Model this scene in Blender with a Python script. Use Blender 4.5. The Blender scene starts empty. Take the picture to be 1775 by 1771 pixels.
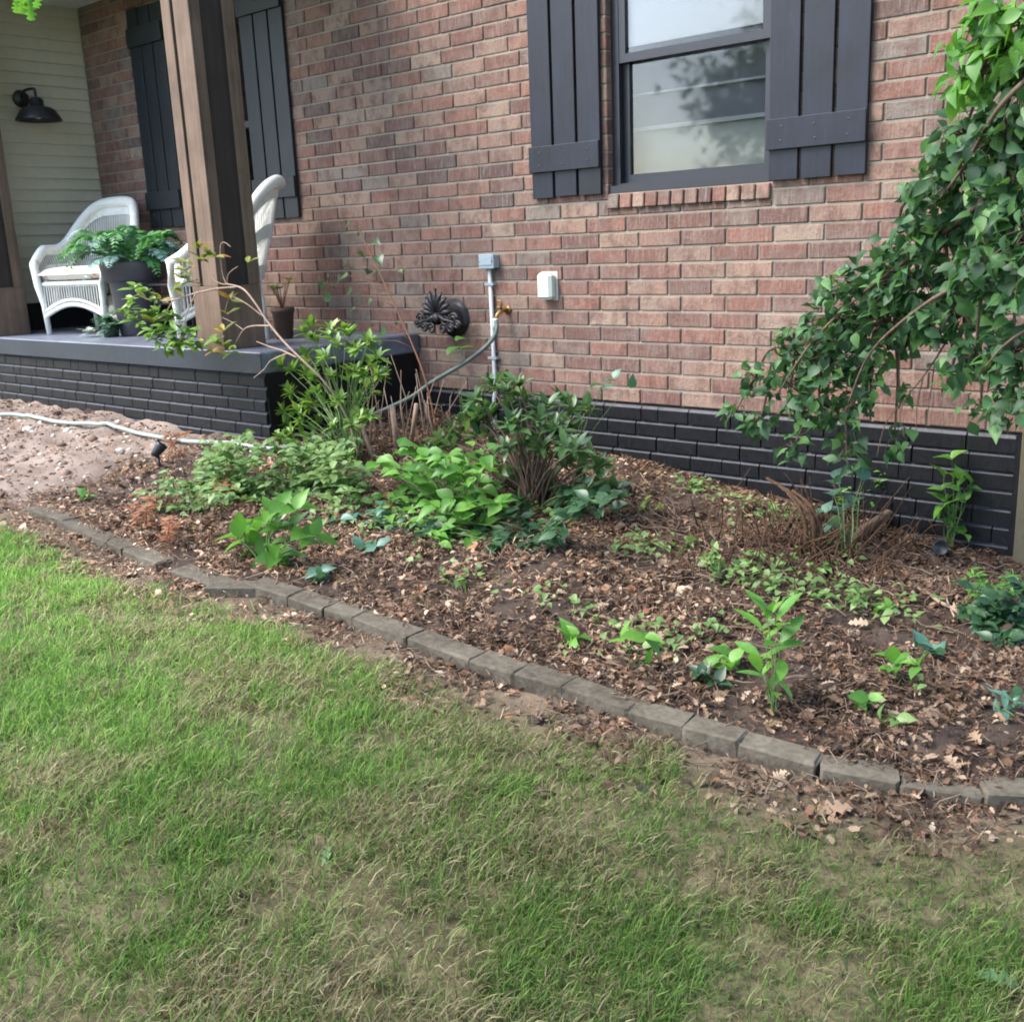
import bpy, math, random
import numpy as np
from mathutils import Vector, Matrix
R = random.Random(7)
NP = np.random.RandomState(11)
sc = bpy.context.scene
col = sc.collection
# ------------------------------------------------------------------ camera
CAM = Vector((3.542, -4.70, 1.452))
RIGHT = Vector((0.755, 0.655, -0.041)); DOWN = Vector((0.130, -0.211, -0.969))
FWD = RIGHT.cross(DOWN).normalized(); RIGHT.normalize(); DOWN = FWD.cross(RIGHT).normalized()
F = 1838.0
cd = bpy.data.cameras.new('camera'); cam = bpy.data.objects.new('camera', cd); col.objects.link(cam)
cd.sensor_fit = 'HORIZONTAL'; cd.sensor_width = 36.0; cd.lens = F / 1775 * 36
cd.clip_start = 0.05; cd.clip_end = 2000
m = Matrix((RIGHT, -DOWN, -FWD)).transposed().to_4x4(); m.translation = CAM
cam.matrix_world = m
sc.camera = cam
# ------------------------------------------------------------------ sky, sun, exposure
SUN = Vector((-0.42, -0.50, 0.84)).normalized()
w = bpy.data.worlds.new('World'); sc.world = w; w.use_nodes = True
wn = w.node_tree.nodes; sky = wn.new('ShaderNodeTexSky'); sky.sky_type = 'NISHITA'; sky.sun_disc = False
sky.sun_elevation = math.asin(SUN.z); sky.sun_rotation = math.atan2(SUN.x, SUN.y)
sky.air_density = 1.0; sky.dust_density = 1.6; sky.ozone_density = 1.2
w.node_tree.links.new(sky.outputs[0], wn['Background'].inputs[0]); wn['Background'].inputs[1].default_value = 0.15
ld = bpy.data.lights.new('sun', 'SUN'); ld.energy = 1.95; ld.angle = math.radians(38); ld.color = (1.0, 0.95, 0.87)
lo = bpy.data.objects.new('sun', ld); col.objects.link(lo); lo.location = (-4, -6, 8)
lo.rotation_euler = (-SUN).to_track_quat('-Z', 'Y').to_euler()
sc.view_settings.view_transform = 'Standard'; sc.view_settings.look = 'None'
sc.view_settings.gamma = 1; sc.view_settings.use_curve_mapping = False
sc.view_settings.exposure = 1.98
sc.cycles.filter_width = 1.9
sc.cycles.max_bounces = 6; sc.cycles.transparent_max_bounces = 6

# ------------------------------------------------------------------ picking helpers (a ray of the camera to a real plane or the ground)
def ray(x, y):
    return (RIGHT * ((x - 887.5) / F) + DOWN * ((y - 885.5) / F) + FWD)
def atY(x, y, Y):
    d = ray(x, y); return CAM + d * ((Y - CAM.y) / d.y)
def atX(x, y, X):
    d = ray(x, y); return CAM + d * ((X - CAM.x) / d.x)
def atZ(x, y, Z):
    d = ray(x, y); return CAM + d * ((Z - CAM.z) / d.z)
def proj(p):
    v = Vector(p) - CAM; z = v.dot(FWD)
    return 887.5 + F * v.dot(RIGHT) / z, 885.5 + F * v.dot(DOWN) / z, z

# ------------------------------------------------------------------ ground shape
LX, LZ = [-8, -4.7, -3, -1, 1, 2.7, 3.5, 8], [.36, .38, .30, .20, .07, -.04, -.05, -.08]
BX, BZ = [-8, -4.7, -2.9, -1.3, -.6, .13, 1, 2.27, 3, 8], [.47, .47, .48, .45, .35, .29, .20, .03, -.02, -.08]
EX = [-30, -1.9, -1.3, -.72, -.2, 0.1, .5, .9, 1.4, 2.0, 2.38, 2.58, 2.77, 2.84, 3.3, 8]
EY = [-2.35, -2.38, -2.416, -2.44, -2.43, -2.33, -2.30, -2.27, -2.25, -2.20, -2.14, -2.07, -1.99, -1.90, -1.7, -1.2]
def vnoise(x, y, s, seed):
    x = np.asarray(x, float) / s; y = np.asarray(y, float) / s
    xi = np.floor(x).astype(int); yi = np.floor(y).astype(int); fx = x - xi; fy = y - yi
    fx = fx * fx * (3 - 2 * fx); fy = fy * fy * (3 - 2 * fy)
    def h(a, b):
        n = (a * 374761393 + b * 668265263 + seed * 974711) & 0x7fffffff
        n = ((n ^ (n >> 13)) * 1274126177) & 0x7fffffff
        return ((n ^ (n >> 16)) & 0xffff) / 65535.0
    return (h(xi, yi) * (1 - fx) + h(xi + 1, yi) * fx) * (1 - fy) + (h(xi, yi + 1) * (1 - fx) + h(xi + 1, yi + 1) * fx) * fy
def gsm(x, y):
    lw = np.interp(x, LX, LZ); b = np.interp(x, BX, BZ); e = np.interp(x, EX, EY)
    t = np.clip((-.9 - y) / 1.3, 0, 1); t = t * t * (3 - 2 * t)
    bed = b + (lw + .035 - b) * t
    s = np.clip((y - e + .04) / .08, 0, 1)
    return lw + (bed - lw) * s
def G(x, y):
    e = np.interp(x, EX, EY); inb = np.clip((np.asarray(y, float) - e - .05) / .2, 0, 1)
    left = np.clip((-1.9 - np.asarray(x, float)) / .8, 0, 1) * inb
    n = (vnoise(x, y, .35, 1) - .5) * .05 * (0.35 + .65 * inb) + (vnoise(x, y, .11, 2) - .5) * .022 * (.4 + inb) + (vnoise(x, y, .05, 3) - .5) * .012 * (inb + .2)
    n = n + left * (vnoise(x, y, .16, 5) ** 3) * .03
    n = n + left * (np.clip(1 - abs(np.asarray(y, float) + 1.42) / .16, 0, 1)) * vnoise(x, y, .13, 6) * .035
    return gsm(x, y) + n
def hit(px, py, dz=0.0):
    d = ray(px, py); t = 1.0
    while t < 30:
        P = CAM + d * t
        if P.z < float(G(P.x, P.y)) + dz: break
        t += .008
    return CAM + d * t
def gp(x, y, dz=0):
    return Vector((x, y, float(G(x, y)) + dz))

# ------------------------------------------------------------------ object helpers
def tag(o, label=None, cat=None, group=None, kind=None):
    if label: o['label'] = label
    if cat: o['category'] = cat
    if group: o['group'] = group
    if kind: o['kind'] = kind
    return o
def empty(name, loc, label, cat, group=None, rz=0):
    o = bpy.data.objects.new(name, None); o.empty_display_size = .1; col.objects.link(o)
    o.location = loc; o.rotation_euler = (0, 0, rz)
    return tag(o, label, cat, group)
def link(name, me, mat=None, parent=None, mw=None, kind=None):
    o = bpy.data.objects.new(name, me); col.objects.link(o)
    if mat is not None and len(me.materials) == 0: me.materials.append(mat)
    if parent is not None:
        o.parent = parent; o.matrix_parent_inverse = wmat(parent).inverted()
    if mw is not None: o.matrix_basis = mw
    if kind: o['kind'] = kind
    return o
def wmat(o):
    m_ = Matrix.LocRotScale(o.location, o.rotation_euler.to_quaternion(), o.scale)
    if o.parent: return wmat(o.parent) @ o.matrix_parent_inverse @ m_
    return m_
class MB:
    def __init__(s): s.v = []; s.f = []; s.sm = []
    def add(s, vs, fs, smooth=False):
        b = len(s.v); s.v += [tuple(v) for v in vs]; s.f += [tuple(i + b for i in f) for f in fs]; s.sm += [smooth] * len(fs); return s
    def box(s, x0, x1, y0, y1, z0, z1, M=None, bev=0):
        c = [(x, y, z) for x in (x0, x1) for y in (y0, y1) for z in (z0, z1)]
        if bev:
            return s.bbox(x0, x1, y0, y1, z0, z1, bev, M)
        if M is not None: c = [M @ Vector(p) for p in c]
        return s.add(c, [(0, 1, 3, 2), (4, 6, 7, 5), (0, 4, 5, 1), (2, 3, 7, 6), (0, 2, 6, 4), (1, 5, 7, 3)])
    def bbox(s, x0, x1, y0, y1, z0, z1, b, M=None):
        # chamfered box: 24 verts
        vs = []; idx = {}
        X = (x0, x1); Y = (y0, y1); Z = (z0, z1)
        for i in (0, 1):
            for j in (0, 1):
                for k in (0, 1):
                    sx, sy, sz = (1 if i == 0 else -1), (1 if j == 0 else -1), (1 if k == 0 else -1)
                    for a in range(3):
                        p = [X[i] + sx * b, Y[j] + sy * b, Z[k] + sz * b]; p[a] = (X[i], Y[j], Z[k])[a]
                        idx[(i, j, k, a)] = len(vs); vs.append(Vector(p))
        fs = []
        for i in (0, 1): fs.append([idx[(i, 0, 0, 0)], idx[(i, 1, 0, 0)], idx[(i, 1, 1, 0)], idx[(i, 0, 1, 0)]][::(-1 if i == 0 else 1)])
        for j in (0, 1): fs.append([idx[(0, j, 0, 1)], idx[(1, j, 0, 1)], idx[(1, j, 1, 1)], idx[(0, j, 1, 1)]][::(1 if j == 0 else -1)])
        for k in (0, 1): fs.append([idx[(0, 0, k, 2)], idx[(1, 0, k, 2)], idx[(1, 1, k, 2)], idx[(0, 1, k, 2)]][::(-1 if k == 0 else 1)])
        for j in (0, 1):
            for k in (0, 1): fs.append([idx[(0, j, k, 1)], idx[(1, j, k, 1)], idx[(1, j, k, 2)], idx[(0, j, k, 2)]])
        for i in (0, 1):
            for k in (0, 1): fs.append([idx[(i, 0, k, 0)], idx[(i, 1, k, 0)], idx[(i, 1, k, 2)], idx[(i, 0, k, 2)]])
        for i in (0, 1):
            for j in (0, 1): fs.append([idx[(i, j, 0, 0)], idx[(i, j, 1, 0)], idx[(i, j, 1, 1)], idx[(i, j, 0, 1)]])
        for i in (0, 1):
            for j in (0, 1):
                for k in (0, 1): fs.append([idx[(i, j, k, 0)], idx[(i, j, k, 1)], idx[(i, j, k, 2)]])
        if M is not None: vs = [M @ v for v in vs]
        return s.add(vs, fs)
    def tube(s, pts, rad, n=6, closed=False, cap=True):
        pts = [Vector(p) for p in pts]; N = len(pts)
        if not hasattr(rad, '__len__'): rad = [rad] * N
        vs = []; up = Vector((0.13, 0.21, 0.97))
        for i, p in enumerate(pts):
            a = pts[(i - 1) % N] if (closed or i > 0) else p; b = pts[(i + 1) % N] if (closed or i < N - 1) else p
            t = (b - a).normalized() if (b - a).length > 1e-9 else Vector((0, 0, 1))
            u = t.cross(up)
            if u.length < .05: u = t.cross(Vector((1, 0, 0)))
            u.normalize(); v = t.cross(u)
            for k in range(n):
                an = 2 * math.pi * k / n; vs.append(p + (u * math.cos(an) + v * math.sin(an)) * rad[i])
        fs = []
        for i in range(N if closed else N - 1):
            j = (i + 1) % N
            for k in range(n): fs.append((i * n + k, i * n + (k + 1) % n, j * n + (k + 1) % n, j * n + k))
        if cap and not closed: fs += [tuple(range(n))[::-1], tuple((N - 1) * n + k for k in range(n))]
        return s.add(vs, fs, True)
    def lathe(s, prof, c, n=24, M=None):
        vs = []; P = len(prof)
        for r, z in prof:
            for k in range(n):
                a = 2 * math.pi * k / n; vs.append(Vector((r * math.cos(a), r * math.sin(a), z)))
        vs = [(M @ v if M is not None else v) + Vector(c) for v in vs]
        fs = [(i * n + k, i * n + (k + 1) % n, (i + 1) * n + (k + 1) % n, (i + 1) * n + k) for i in range(P - 1) for k in range(n)]
        return s.add(vs, fs, True)
    def mesh(s, name, mat=None):
        me = bpy.data.meshes.new(name); me.from_pydata([tuple(v) for v in s.v], [], s.f)
        me.polygons.foreach_set('use_smooth', s.sm)
        if mat is not None: me.materials.append(mat)
        me.update(); return me
    def build(s, name, mat, parent=None, kind=None):
        return link(name, s.mesh(name, mat), None, parent, None, kind)

def npmesh(name, V, T, mat, colr=None, tint=None, smooth=False):
    """V (n,3), T (m,3) triangles"""
    me = bpy.data.meshes.new(name); V = np.ascontiguousarray(V, np.float32); T = np.ascontiguousarray(T, np.int32)
    me.vertices.add(len(V)); me.vertices.foreach_set('co', V.ravel())
    me.loops.add(T.size); me.loops.foreach_set('vertex_index', T.ravel())
    me.polygons.add(len(T)); me.polygons.foreach_set('loop_start', np.arange(0, T.size, 3, dtype=np.int32))
    me.polygons.foreach_set('loop_total', np.full(len(T), 3, np.int32))
    if smooth: me.polygons.foreach_set('use_smooth', np.ones(len(T), bool))
    if colr is not None:
        a = me.color_attributes.new('col', 'FLOAT_COLOR', 'POINT'); a.data.foreach_set('color', np.ascontiguousarray(np.c_[colr, np.ones(len(V))], np.float32).ravel())
    if tint is not None:
        a = me.attributes.new('tint', 'FLOAT', 'POINT'); a.data.foreach_set('value', np.ascontiguousarray(tint, np.float32))
    me.materials.append(mat); me.update(calc_edges=True); me.validate(); return me
def catmull(pts, k=6):
    pts = [Vector(p) for p in pts]; o = []
    for i in range(len(pts) - 1):
        a = pts[max(i - 1, 0)]; b = pts[i]; c = pts[i + 1]; d = pts[min(i + 2, len(pts) - 1)]
        for j in range(k):
            t = j / k
            o.append(.5 * ((2 * b) + (c - a) * t + (2 * a - 5 * b + 4 * c - d) * t * t + (3 * b - a - 3 * c + d) * t ** 3))
    o.append(pts[-1]); return o

# ------------------------------------------------------------------ materials
def newmat(name):
    mt = bpy.data.materials.new(name); mt.use_nodes = True; nt = mt.node_tree
    return mt, nt, nt.nodes['Principled BSDF']
def nd(nt, t, **kw):
    n = nt.nodes.new(t)
    for k, v in kw.items():
        if hasattr(n, k) and not k[0].isupper(): setattr(n, k, v)
    return n
def math_n(nt, op, a, b=None):
    n = nt.nodes.new('ShaderNodeMath'); n.operation = op
    for i, x in enumerate((a, b)):
        if x is None: continue
        if hasattr(x, 'links'): nt.links.new(x, n.inputs[i])
        else: n.inputs[i].default_value = x
    return n.outputs[0]
def ramp(nt, fac, stops, interp='LINEAR'):
    n = nt.nodes.new('ShaderNodeValToRGB'); n.color_ramp.interpolation = interp
    el = n.color_ramp.elements
    while len(el) < len(stops): el.new(0.5)
    for e, (p, c) in zip(el, stops): e.position = p; e.color = (*c, 1)
    nt.links.new(fac, n.inputs[0]); return n.outputs[0]
def noise(nt, scale, vec=None, detail=4, rough=.6):
    n = nt.nodes.new('ShaderNodeTexNoise'); n.inputs['Scale'].default_value = scale; n.inputs['Detail'].default_value = detail; n.inputs['Roughness'].default_value = rough
    if vec is not None: nt.links.new(vec, n.inputs['Vector'])
    return n.outputs['Fac']
def wpos(nt, scale=(1, 1, 1)):
    g = nt.nodes.new('ShaderNodeNewGeometry'); mp = nt.nodes.new('ShaderNodeMapping'); mp.inputs['Scale'].default_value = scale
    nt.links.new(g.outputs['Position'], mp.inputs['Vector']); return mp.outputs[0]
def mix(nt, fac, a, b, typ='MIX'):
    n = nt.nodes.new('ShaderNodeMix'); n.data_type = 'RGBA'; n.blend_type = typ
    for i, x in ((0, fac), (6, a), (7, b)):
        if hasattr(x, 'links'): nt.links.new(x, n.inputs[i])
        elif i == 0: n.inputs[0].default_value = x
        else: n.inputs[i].default_value = (*x, 1)
    return n.outputs[2]
def bump(nt, bs, h, strength=.3, dist=.01):
    b = nt.nodes.new('ShaderNodeBump'); b.inputs['Strength'].default_value = strength; b.inputs['Distance'].default_value = dist
    nt.links.new(h, b.inputs['Height']); nt.links.new(b.outputs[0], bs.inputs['Normal'])
def rnd(nt):
    oi = nt.nodes.new('ShaderNodeObjectInfo'); at = nt.nodes.new('ShaderNodeAttribute'); at.attribute_name = 'tint'
    return math_n(nt, 'FRACT', math_n(nt, 'ADD', oi.outputs['Random'], at.outputs['Fac']))
def simple(name, c, rough=.7, var=.25, sc_=30, bmp=.2, spec=.5, metal=0, stretch=(1, 1, 1)):
    mt, nt, bs = newmat(name)
    n = noise(nt, sc_, wpos(nt, stretch)); n2 = noise(nt, sc_ * .13, wpos(nt), 3)
    s_ = math_n(nt, 'ADD', math_n(nt, 'MULTIPLY', n, .5), math_n(nt, 'MULTIPLY', n2, .5))
    lo_, hi = [x * (1 - var) for x in c], [min(1, x * (1 + var)) for x in c]
    nt.links.new(ramp(nt, s_, [(.3, lo_), (.7, hi)]), bs.inputs['Base Color'])
    bs.inputs['Roughness'].default_value = rough; bs.inputs['Specular IOR Level'].default_value = spec; bs.inputs['Metallic'].default_value = metal
    if bmp: bump(nt, bs, n, bmp, .004)
    return mt
def brick_mat():
    mt, nt, bs = newmat('face_brick'); r = rnd(nt)
    base = ramp(nt, r, [(0, (.31, .158, .115)), (.12, (.25, .122, .096)), (.26, (.36, .235, .175)), (.38, (.155, .088, .076)), (.50, (.29, .145, .106)),
                        (.64, (.39, .290, .220)), (.74, (.20, .104, .086)), (.86, (.255, .220, .185)), (.93, (.120, .082, .076)), (1, (.35, .185, .128))])
    st = noise(nt, 1.0, wpos(nt, (95, 95, 12)), 5, .65)          # wire-cut vertical streaks
    bl = noise(nt, 8.0, wpos(nt, (1.3, 1.3, 1.0)), 4, .7)
    c1 = mix(nt, ramp(nt, st, [(.46, (0, 0, 0)), (.70, (.75, .75, .75))]), base, (.36, .27, .225))
    c2 = mix(nt, ramp(nt, bl, [(.46, (0, 0, 0)), (.64, (.8, .8, .8))]), c1, (.165, .085, .07))
    gr = noise(nt, 4.3, wpos(nt, (1, 1, 3)), 3)
    c3 = mix(nt, ramp(nt, gr, [(.5, (0, 0, 0)), (.74, (.5, .5, .5))]), c2, (.25, .215, .19))
    c3 = mix(nt, 1.0, c3, (.78, .78, .79), 'MULTIPLY'); nt.links.new(c3, bs.inputs['Base Color']); bs.inputs['Roughness'].default_value = .88; bs.inputs['Specular IOR Level'].default_value = .3
    bump(nt, bs, math_n(nt, 'ADD', st, math_n(nt, 'MULTIPLY', noise(nt, 55, wpos(nt), 4, .7), .8)), .9, .008); return mt
def leaf_mat(name, stops, rough=.42, trans=.32, spec=.5, alt=None):
    mt, nt, bs = newmat(name); r = rnd(nt)
    c = ramp(nt, r, stops)
    n = noise(nt, 60, wpos(nt), 3); c = mix(nt, ramp(nt, n, [(.35, (0, 0, 0)), (.75, (.35, .35, .35))]), c, tuple(x * .6 for x in stops[0][1]))
    nt.links.new(c, bs.inputs['Base Color']); bs.inputs['Roughness'].default_value = rough; bs.inputs['Specular IOR Level'].default_value = spec
    tr = nt.nodes.new('ShaderNodeBsdfTranslucent'); mx = nt.nodes.new('ShaderNodeMixShader'); mx.inputs[0].default_value = trans
    tc = mix(nt, 1.0, c, (1.15, 1.3, .4), 'MULTIPLY'); tb = nt.nodes.new('ShaderNodeBrightContrast'); tb.inputs[1].default_value = .02
    nt.links.new(tc, tb.inputs[0]); nt.links.new(tb.outputs[0], tr.inputs[0])
    nt.links.new(bs.outputs[0], mx.inputs[1]); nt.links.new(tr.outputs[0], mx.inputs[2]); nt.links.new(mx.outputs[0], nt.nodes['Material Output'].inputs[0])
    return mt
def attr_mat(name, rough=.8, trans=0, spec=.3, bmp=0):
    mt, nt, bs = newmat(name); a = nt.nodes.new('ShaderNodeAttribute'); a.attribute_name = 'col'
    n = noise(nt, 140, wpos(nt), 3)
    c = mix(nt, 1.0, a.outputs['Color'], ramp(nt, n, [(.3, (.72, .72, .72)), (.7, (1, 1, 1))]), 'MULTIPLY')
    nt.links.new(c, bs.inputs['Base Color']); bs.inputs['Roughness'].default_value = rough; bs.inputs['Specular IOR Level'].default_value = spec
    if trans:
        tr = nt.nodes.new('ShaderNodeBsdfTranslucent'); mx = nt.nodes.new('ShaderNodeMixShader'); mx.inputs[0].default_value = trans
        nt.links.new(c, tr.inputs[0]); nt.links.new(bs.outputs[0], mx.inputs[1]); nt.links.new(tr.outputs[0], mx.inputs[2]); nt.links.new(mx.outputs[0], nt.nodes['Material Output'].inputs[0])
    if bmp: bump(nt, bs, noise(nt, 90, wpos(nt), 5, .7), bmp, .02)
    return mt
def glass_mat():
    mt, nt, bs = newmat('window_glass'); nt.nodes.remove(bs)
    t = nt.nodes.new('ShaderNodeBsdfTransparent'); t.inputs[0].default_value = (.88, .88, .88, 1)
    g = nt.nodes.new('ShaderNodeBsdfGlossy'); g.inputs['Roughness'].default_value = .035
    fr = nt.nodes.new('ShaderNodeFresnel'); fr.inputs[0].default_value = 1.55
    mx = nt.nodes.new('ShaderNodeMixShader'); nt.links.new(math_n(nt, 'MULTIPLY', fr.outputs[0], .9), mx.inputs[0])
    nt.links.new(t.outputs[0], mx.inputs[1]); nt.links.new(g.outputs[0], mx.inputs[2]); nt.links.new(mx.outputs[0], nt.nodes['Material Output'].inputs[0]); return mt

M = {}
M['brick'] = brick_mat()
M['mortar'] = simple('mortar', (.255, .225, .185), .95, .25, 60, .5)
M['black_brick'] = simple('black_painted_brick', (.0045, .005, .0072), .55, .9, 70, 1.0, .3, stretch=(1, 1, .3))
M['ledge'] = simple('sky_lit_ledge_paint', (.030, .032, .044), .6, .8, 90, .5, .5, stretch=(1, 1, .3))  # paler than the brick faces: sky light on the slopes painted in
M['black_joint'] = simple('black_painted_joint', (.007, .007, .009), .8, .3, 60, .3)
M['slab'] = simple('painted_porch_floor', (.12, .135, .175), .42, .55, 14, .12, .6)
M['slab_rim'] = simple('painted_slab_edge', (.017, .023, .034), .5, .3, 26, .3, .5)
M['shutter'] = simple('black_stained_boards', (.0065, .009, .0185), .45, .75, 34, .3, .42, stretch=(1, 1, .12))
M['shutter_green'] = simple('dark_green_black_boards', (.007, .012, .017), .5, .4, 34, .3, .5, stretch=(1, 1, .12))
M['frame'] = simple('dark_window_frame', (.013, .014, .022), .4, .2, 40, .05, .6)
M['siding'] = simple('tan_vinyl_siding', (.50, .475, .39), .6, .08, 20, .08, .3)
M['ceiling'] = simple('porch_ceiling_paint', (.50, .53, .53), .8, .08, 20, .1)
M['wood'] = simple('brown_stained_wood', (.150, .103, .075), .8, .45, 30, .5, .3, stretch=(1, 1, .07))
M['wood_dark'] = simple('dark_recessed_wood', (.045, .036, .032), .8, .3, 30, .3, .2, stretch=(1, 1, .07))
M['white'] = simple('white_wicker', (.80, .80, .76), .65, .14, 190, 1.0)
def cushion_mat():
    mt, nt, bs = newmat('flowered_cushion'); v = nt.nodes.new('ShaderNodeTexVoronoi'); v.inputs['Scale'].default_value = 17; nt.links.new(wpos(nt), v.inputs['Vector'])
    n = noise(nt, 12, wpos(nt), 3)
    a = mix(nt, ramp(nt, v.outputs['Distance'], [(.20, (1, 1, 1)), (.32, (0, 0, 0))]), (.80, .76, .68), (.62, .26, .17))
    b = mix(nt, ramp(nt, n, [(.58, (0, 0, 0)), (.66, (.8, .8, .8))]), a, (.42, .50, .40)); nt.links.new(b, bs.inputs['Base Color']); bs.inputs['Roughness'].default_value = .9; return mt
M['cushion'] = cushion_mat()
M['pot'] = simple('charcoal_planter', (.045, .045, .055), .5, .2, 30, .1)
M['terracotta'] = simple('dark_terracotta', (.060, .032, .024), .8, .3, 40, .2)
M['iron'] = simple('cast_iron', (.016, .017, .020), .42, .3, 90, .3, .6)
M['rawiron'] = simple('weathered_iron_scroll', (.026, .023, .025), .45, .6, 90, .4, .6)
M['brass'] = simple('old_brass', (.35, .20, .08), .4, .4, 90, .2, .5, metal=.7)
M['grey_pvc'] = simple('grey_conduit', (.42, .45, .47), .45, .08, 30, .05)
M['grey_box'] = simple('grey_electrical_box', (.29, .35, .40), .45, .10, 30, .05)
M['cream'] = simple('cream_plastic_box', (.62, .66, .60), .4, .05, 20, .03)
M['hose'] = simple('pale_grey_green_hose', (.27, .32, .30), .5, .25, 120, .2)
M['hose_dark'] = simple('dark_grey_hose', (.085, .115, .105), .5, .45, 160, .4)
M['black_plastic'] = simple('black_plastic', (.012, .013, .016), .4, .2, 40, .1)
M['bark'] = simple('bark', (.12, .085, .065), .9, .5, 60, .6, .2, stretch=(1, 1, .3))
M['twig'] = simple('bare_grey_twig', (.30, .215, .165), .85, .4, 70, .4, .2)
M['stem_green'] = simple('green_stem', (.10, .17, .05), .6, .3, 60, .1)
M['stem_red'] = simple('reddish_stem', (.17, .075, .04), .7, .3, 60, .1)
M['stone'] = simple('weathered_edging_concrete', (.098, .086, .067), .95, .55, 48, 1.0, .15)
M['drift'] = simple('bleached_driftwood', (.40, .36, .30), .9, .4, 60, .6, .2, stretch=(1, 1, .25))
M['blind'] = simple('white_blind', (.93, .93, .93), .8, .02, 20, .02)
M['blind_green'] = simple('pale_green_curtain', (.40, .44, .41), .8, .10, 3, .02)
M['blind_grey'] = simple('grey_interior_shade', (.17, .18, .21), .8, .12, 5, .02)
M['room'] = simple('dark_room', (.03, .03, .035), .9, .1, 5, 0)
M['glass'] = glass_mat()
L = {}
L['bush'] = leaf_mat('bush_leaf', [(0, (.018, .055, .022)), (.35, (.038, .105, .040)), (.75, (.065, .16, .055)), (1, (.12, .26, .07))], .50, .32, .4)
L['bright'] = leaf_mat('bright_leaf', [(0, (.07, .19, .035)), (.6, (.11, .28, .045)), (1, (.17, .36, .06))], .45, .4)
L['rhodo'] = leaf_mat('narrow_shrub_leaf', [(0, (.07, .15, .03)), (.5, (.14, .27, .05)), (.85, (.22, .36, .07)), (1, (.33, .42, .10))], .38, .3, .55)
L['rhodo_dark'] = leaf_mat('dark_shrub_leaf', [(0, (.032, .080, .032)), (.5, (.065, .14, .05)), (1, (.13, .23, .085))], .38, .28, .55)
L['autumn'] = leaf_mat('yellowing_leaf', [(0, (.10, .15, .03)), (.45, (.20, .22, .04)), (.8, (.30, .24, .06)), (1, (.32, .12, .04))], .45, .3)
L['dark'] = leaf_mat('dark_creeper_leaf', [(0, (.014, .045, .018)), (.6, (.024, .075, .03)), (1, (.045, .11, .045))], .4, .2)
L['mint'] = leaf_mat('pale_ivy_leaf', [(0, (.09, .18, .05)), (.6, (.15, .26, .08)), (1, (.24, .34, .13))], .5, .35)
L['blue'] = leaf_mat('blue_green_leaf', [(0, (.055, .15, .10)), (.6, (.09, .20, .15)), (1, (.15, .27, .20))], .4, .28)
L['fern'] = leaf_mat('fern_green', [(0, (.05, .19, .07)), (.6, (.09, .28, .09)), (1, (.15, .36, .12))], .5, .25)
L['fern_blue'] = leaf_mat('fern_blue', [(0, (.11, .26, .22)), (1, (.28, .42, .42))], .5, .25)
L['dead'] = leaf_mat('rusty_dead_fern', [(0, (.20, .07, .03)), (.6, (.30, .12, .06)), (1, (.38, .20, .11))], .8, .2)
L['tan'] = leaf_mat('dry_tan_leaf', [(0, (.26, .17, .11)), (1, (.46, .34, .24))], .8, .2)
L['brownleaf'] = leaf_mat('brown_dry_leaf', [(0, (.10, .06, .04)), (.6, (.20, .12, .075)), (1, (.30, .19, .12))], .8, .15)
L['silver'] = leaf_mat('silver_leaf', [(0, (.30, .35, .36)), (1, (.50, .56, .55))], .6, .2)

# ------------------------------------------------------------------ leaf shapes (unit length along +Y, normal +Z)
def leaf_shape(ws, fold=.25, droop=.25, twist=0):
    n = len(ws); vs = []
    for i, wd in enumerate(ws):
        t = i / (n - 1); z = -droop * t * t; y = t * (1 - .12 * droop)
        vs += [(-wd + twist * t * .1, y, z + fold * wd), (twist * t * .1, y, z), (wd + twist * t * .1, y, z + fold * wd)]
    fs = []
    for i in range(n - 1):
        a = i * 3
        for k in (0, 1): fs += [(a + k, a + k + 1, a + k + 4), (a + k, a + k + 4, a + k + 3)]
    return np.array(vs), np.array(fs)
SH = {'ovate': [leaf_shape([.02, .22, .31, .27, .15, .01], .25, .22), leaf_shape([.02, .24, .30, .24, .12, .01], .45, .40, .8)],
      'heart': [leaf_shape([.10, .36, .40, .31, .16, .01], .22, .25), leaf_shape([.12, .34, .38, .29, .13, .01], .45, .42, -.8)],
      'lance': [leaf_shape([.02, .10, .14, .12, .06, .005], .35, .15), leaf_shape([.02, .11, .15, .12, .05, .005], .2, .35, .5)],
      'ell': [leaf_shape([.02, .14, .19, .19, .12, .01], .3, .12), leaf_shape([.02, .13, .18, .18, .11, .01], .2, .3, .5)],
      'oak': [leaf_shape([.015, .05, .12, .17, .13, .09, .17, .26, .24, .12, .11, .22, .30, .26, .14, .16, .22, .19, .02], .3, .25), leaf_shape([.015, .06, .14, .15, .09, .12, .24, .27, .17, .10, .18, .28, .25, .14, .13, .19, .16, .02], .5, .5, .6)]}
LM = {}
def leaf_me(shape, k, mat):
    key = (shape, k, mat.name)
    if key not in LM:
        V, T = SH[shape][k]; me = npmesh('leaf', V, T, mat, smooth=True); LM[key] = me
    return LM[key]
def lmx(p, d, nrm, s):
    d = Vector(d).normalized(); n = Vector(nrm); n = (n - d * n.dot(d))
    if n.length < 1e-3: n = d.orthogonal()
    n.normalize(); x = d.cross(n)
    return (Vector(p), x * s, d * s, n * s)
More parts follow.
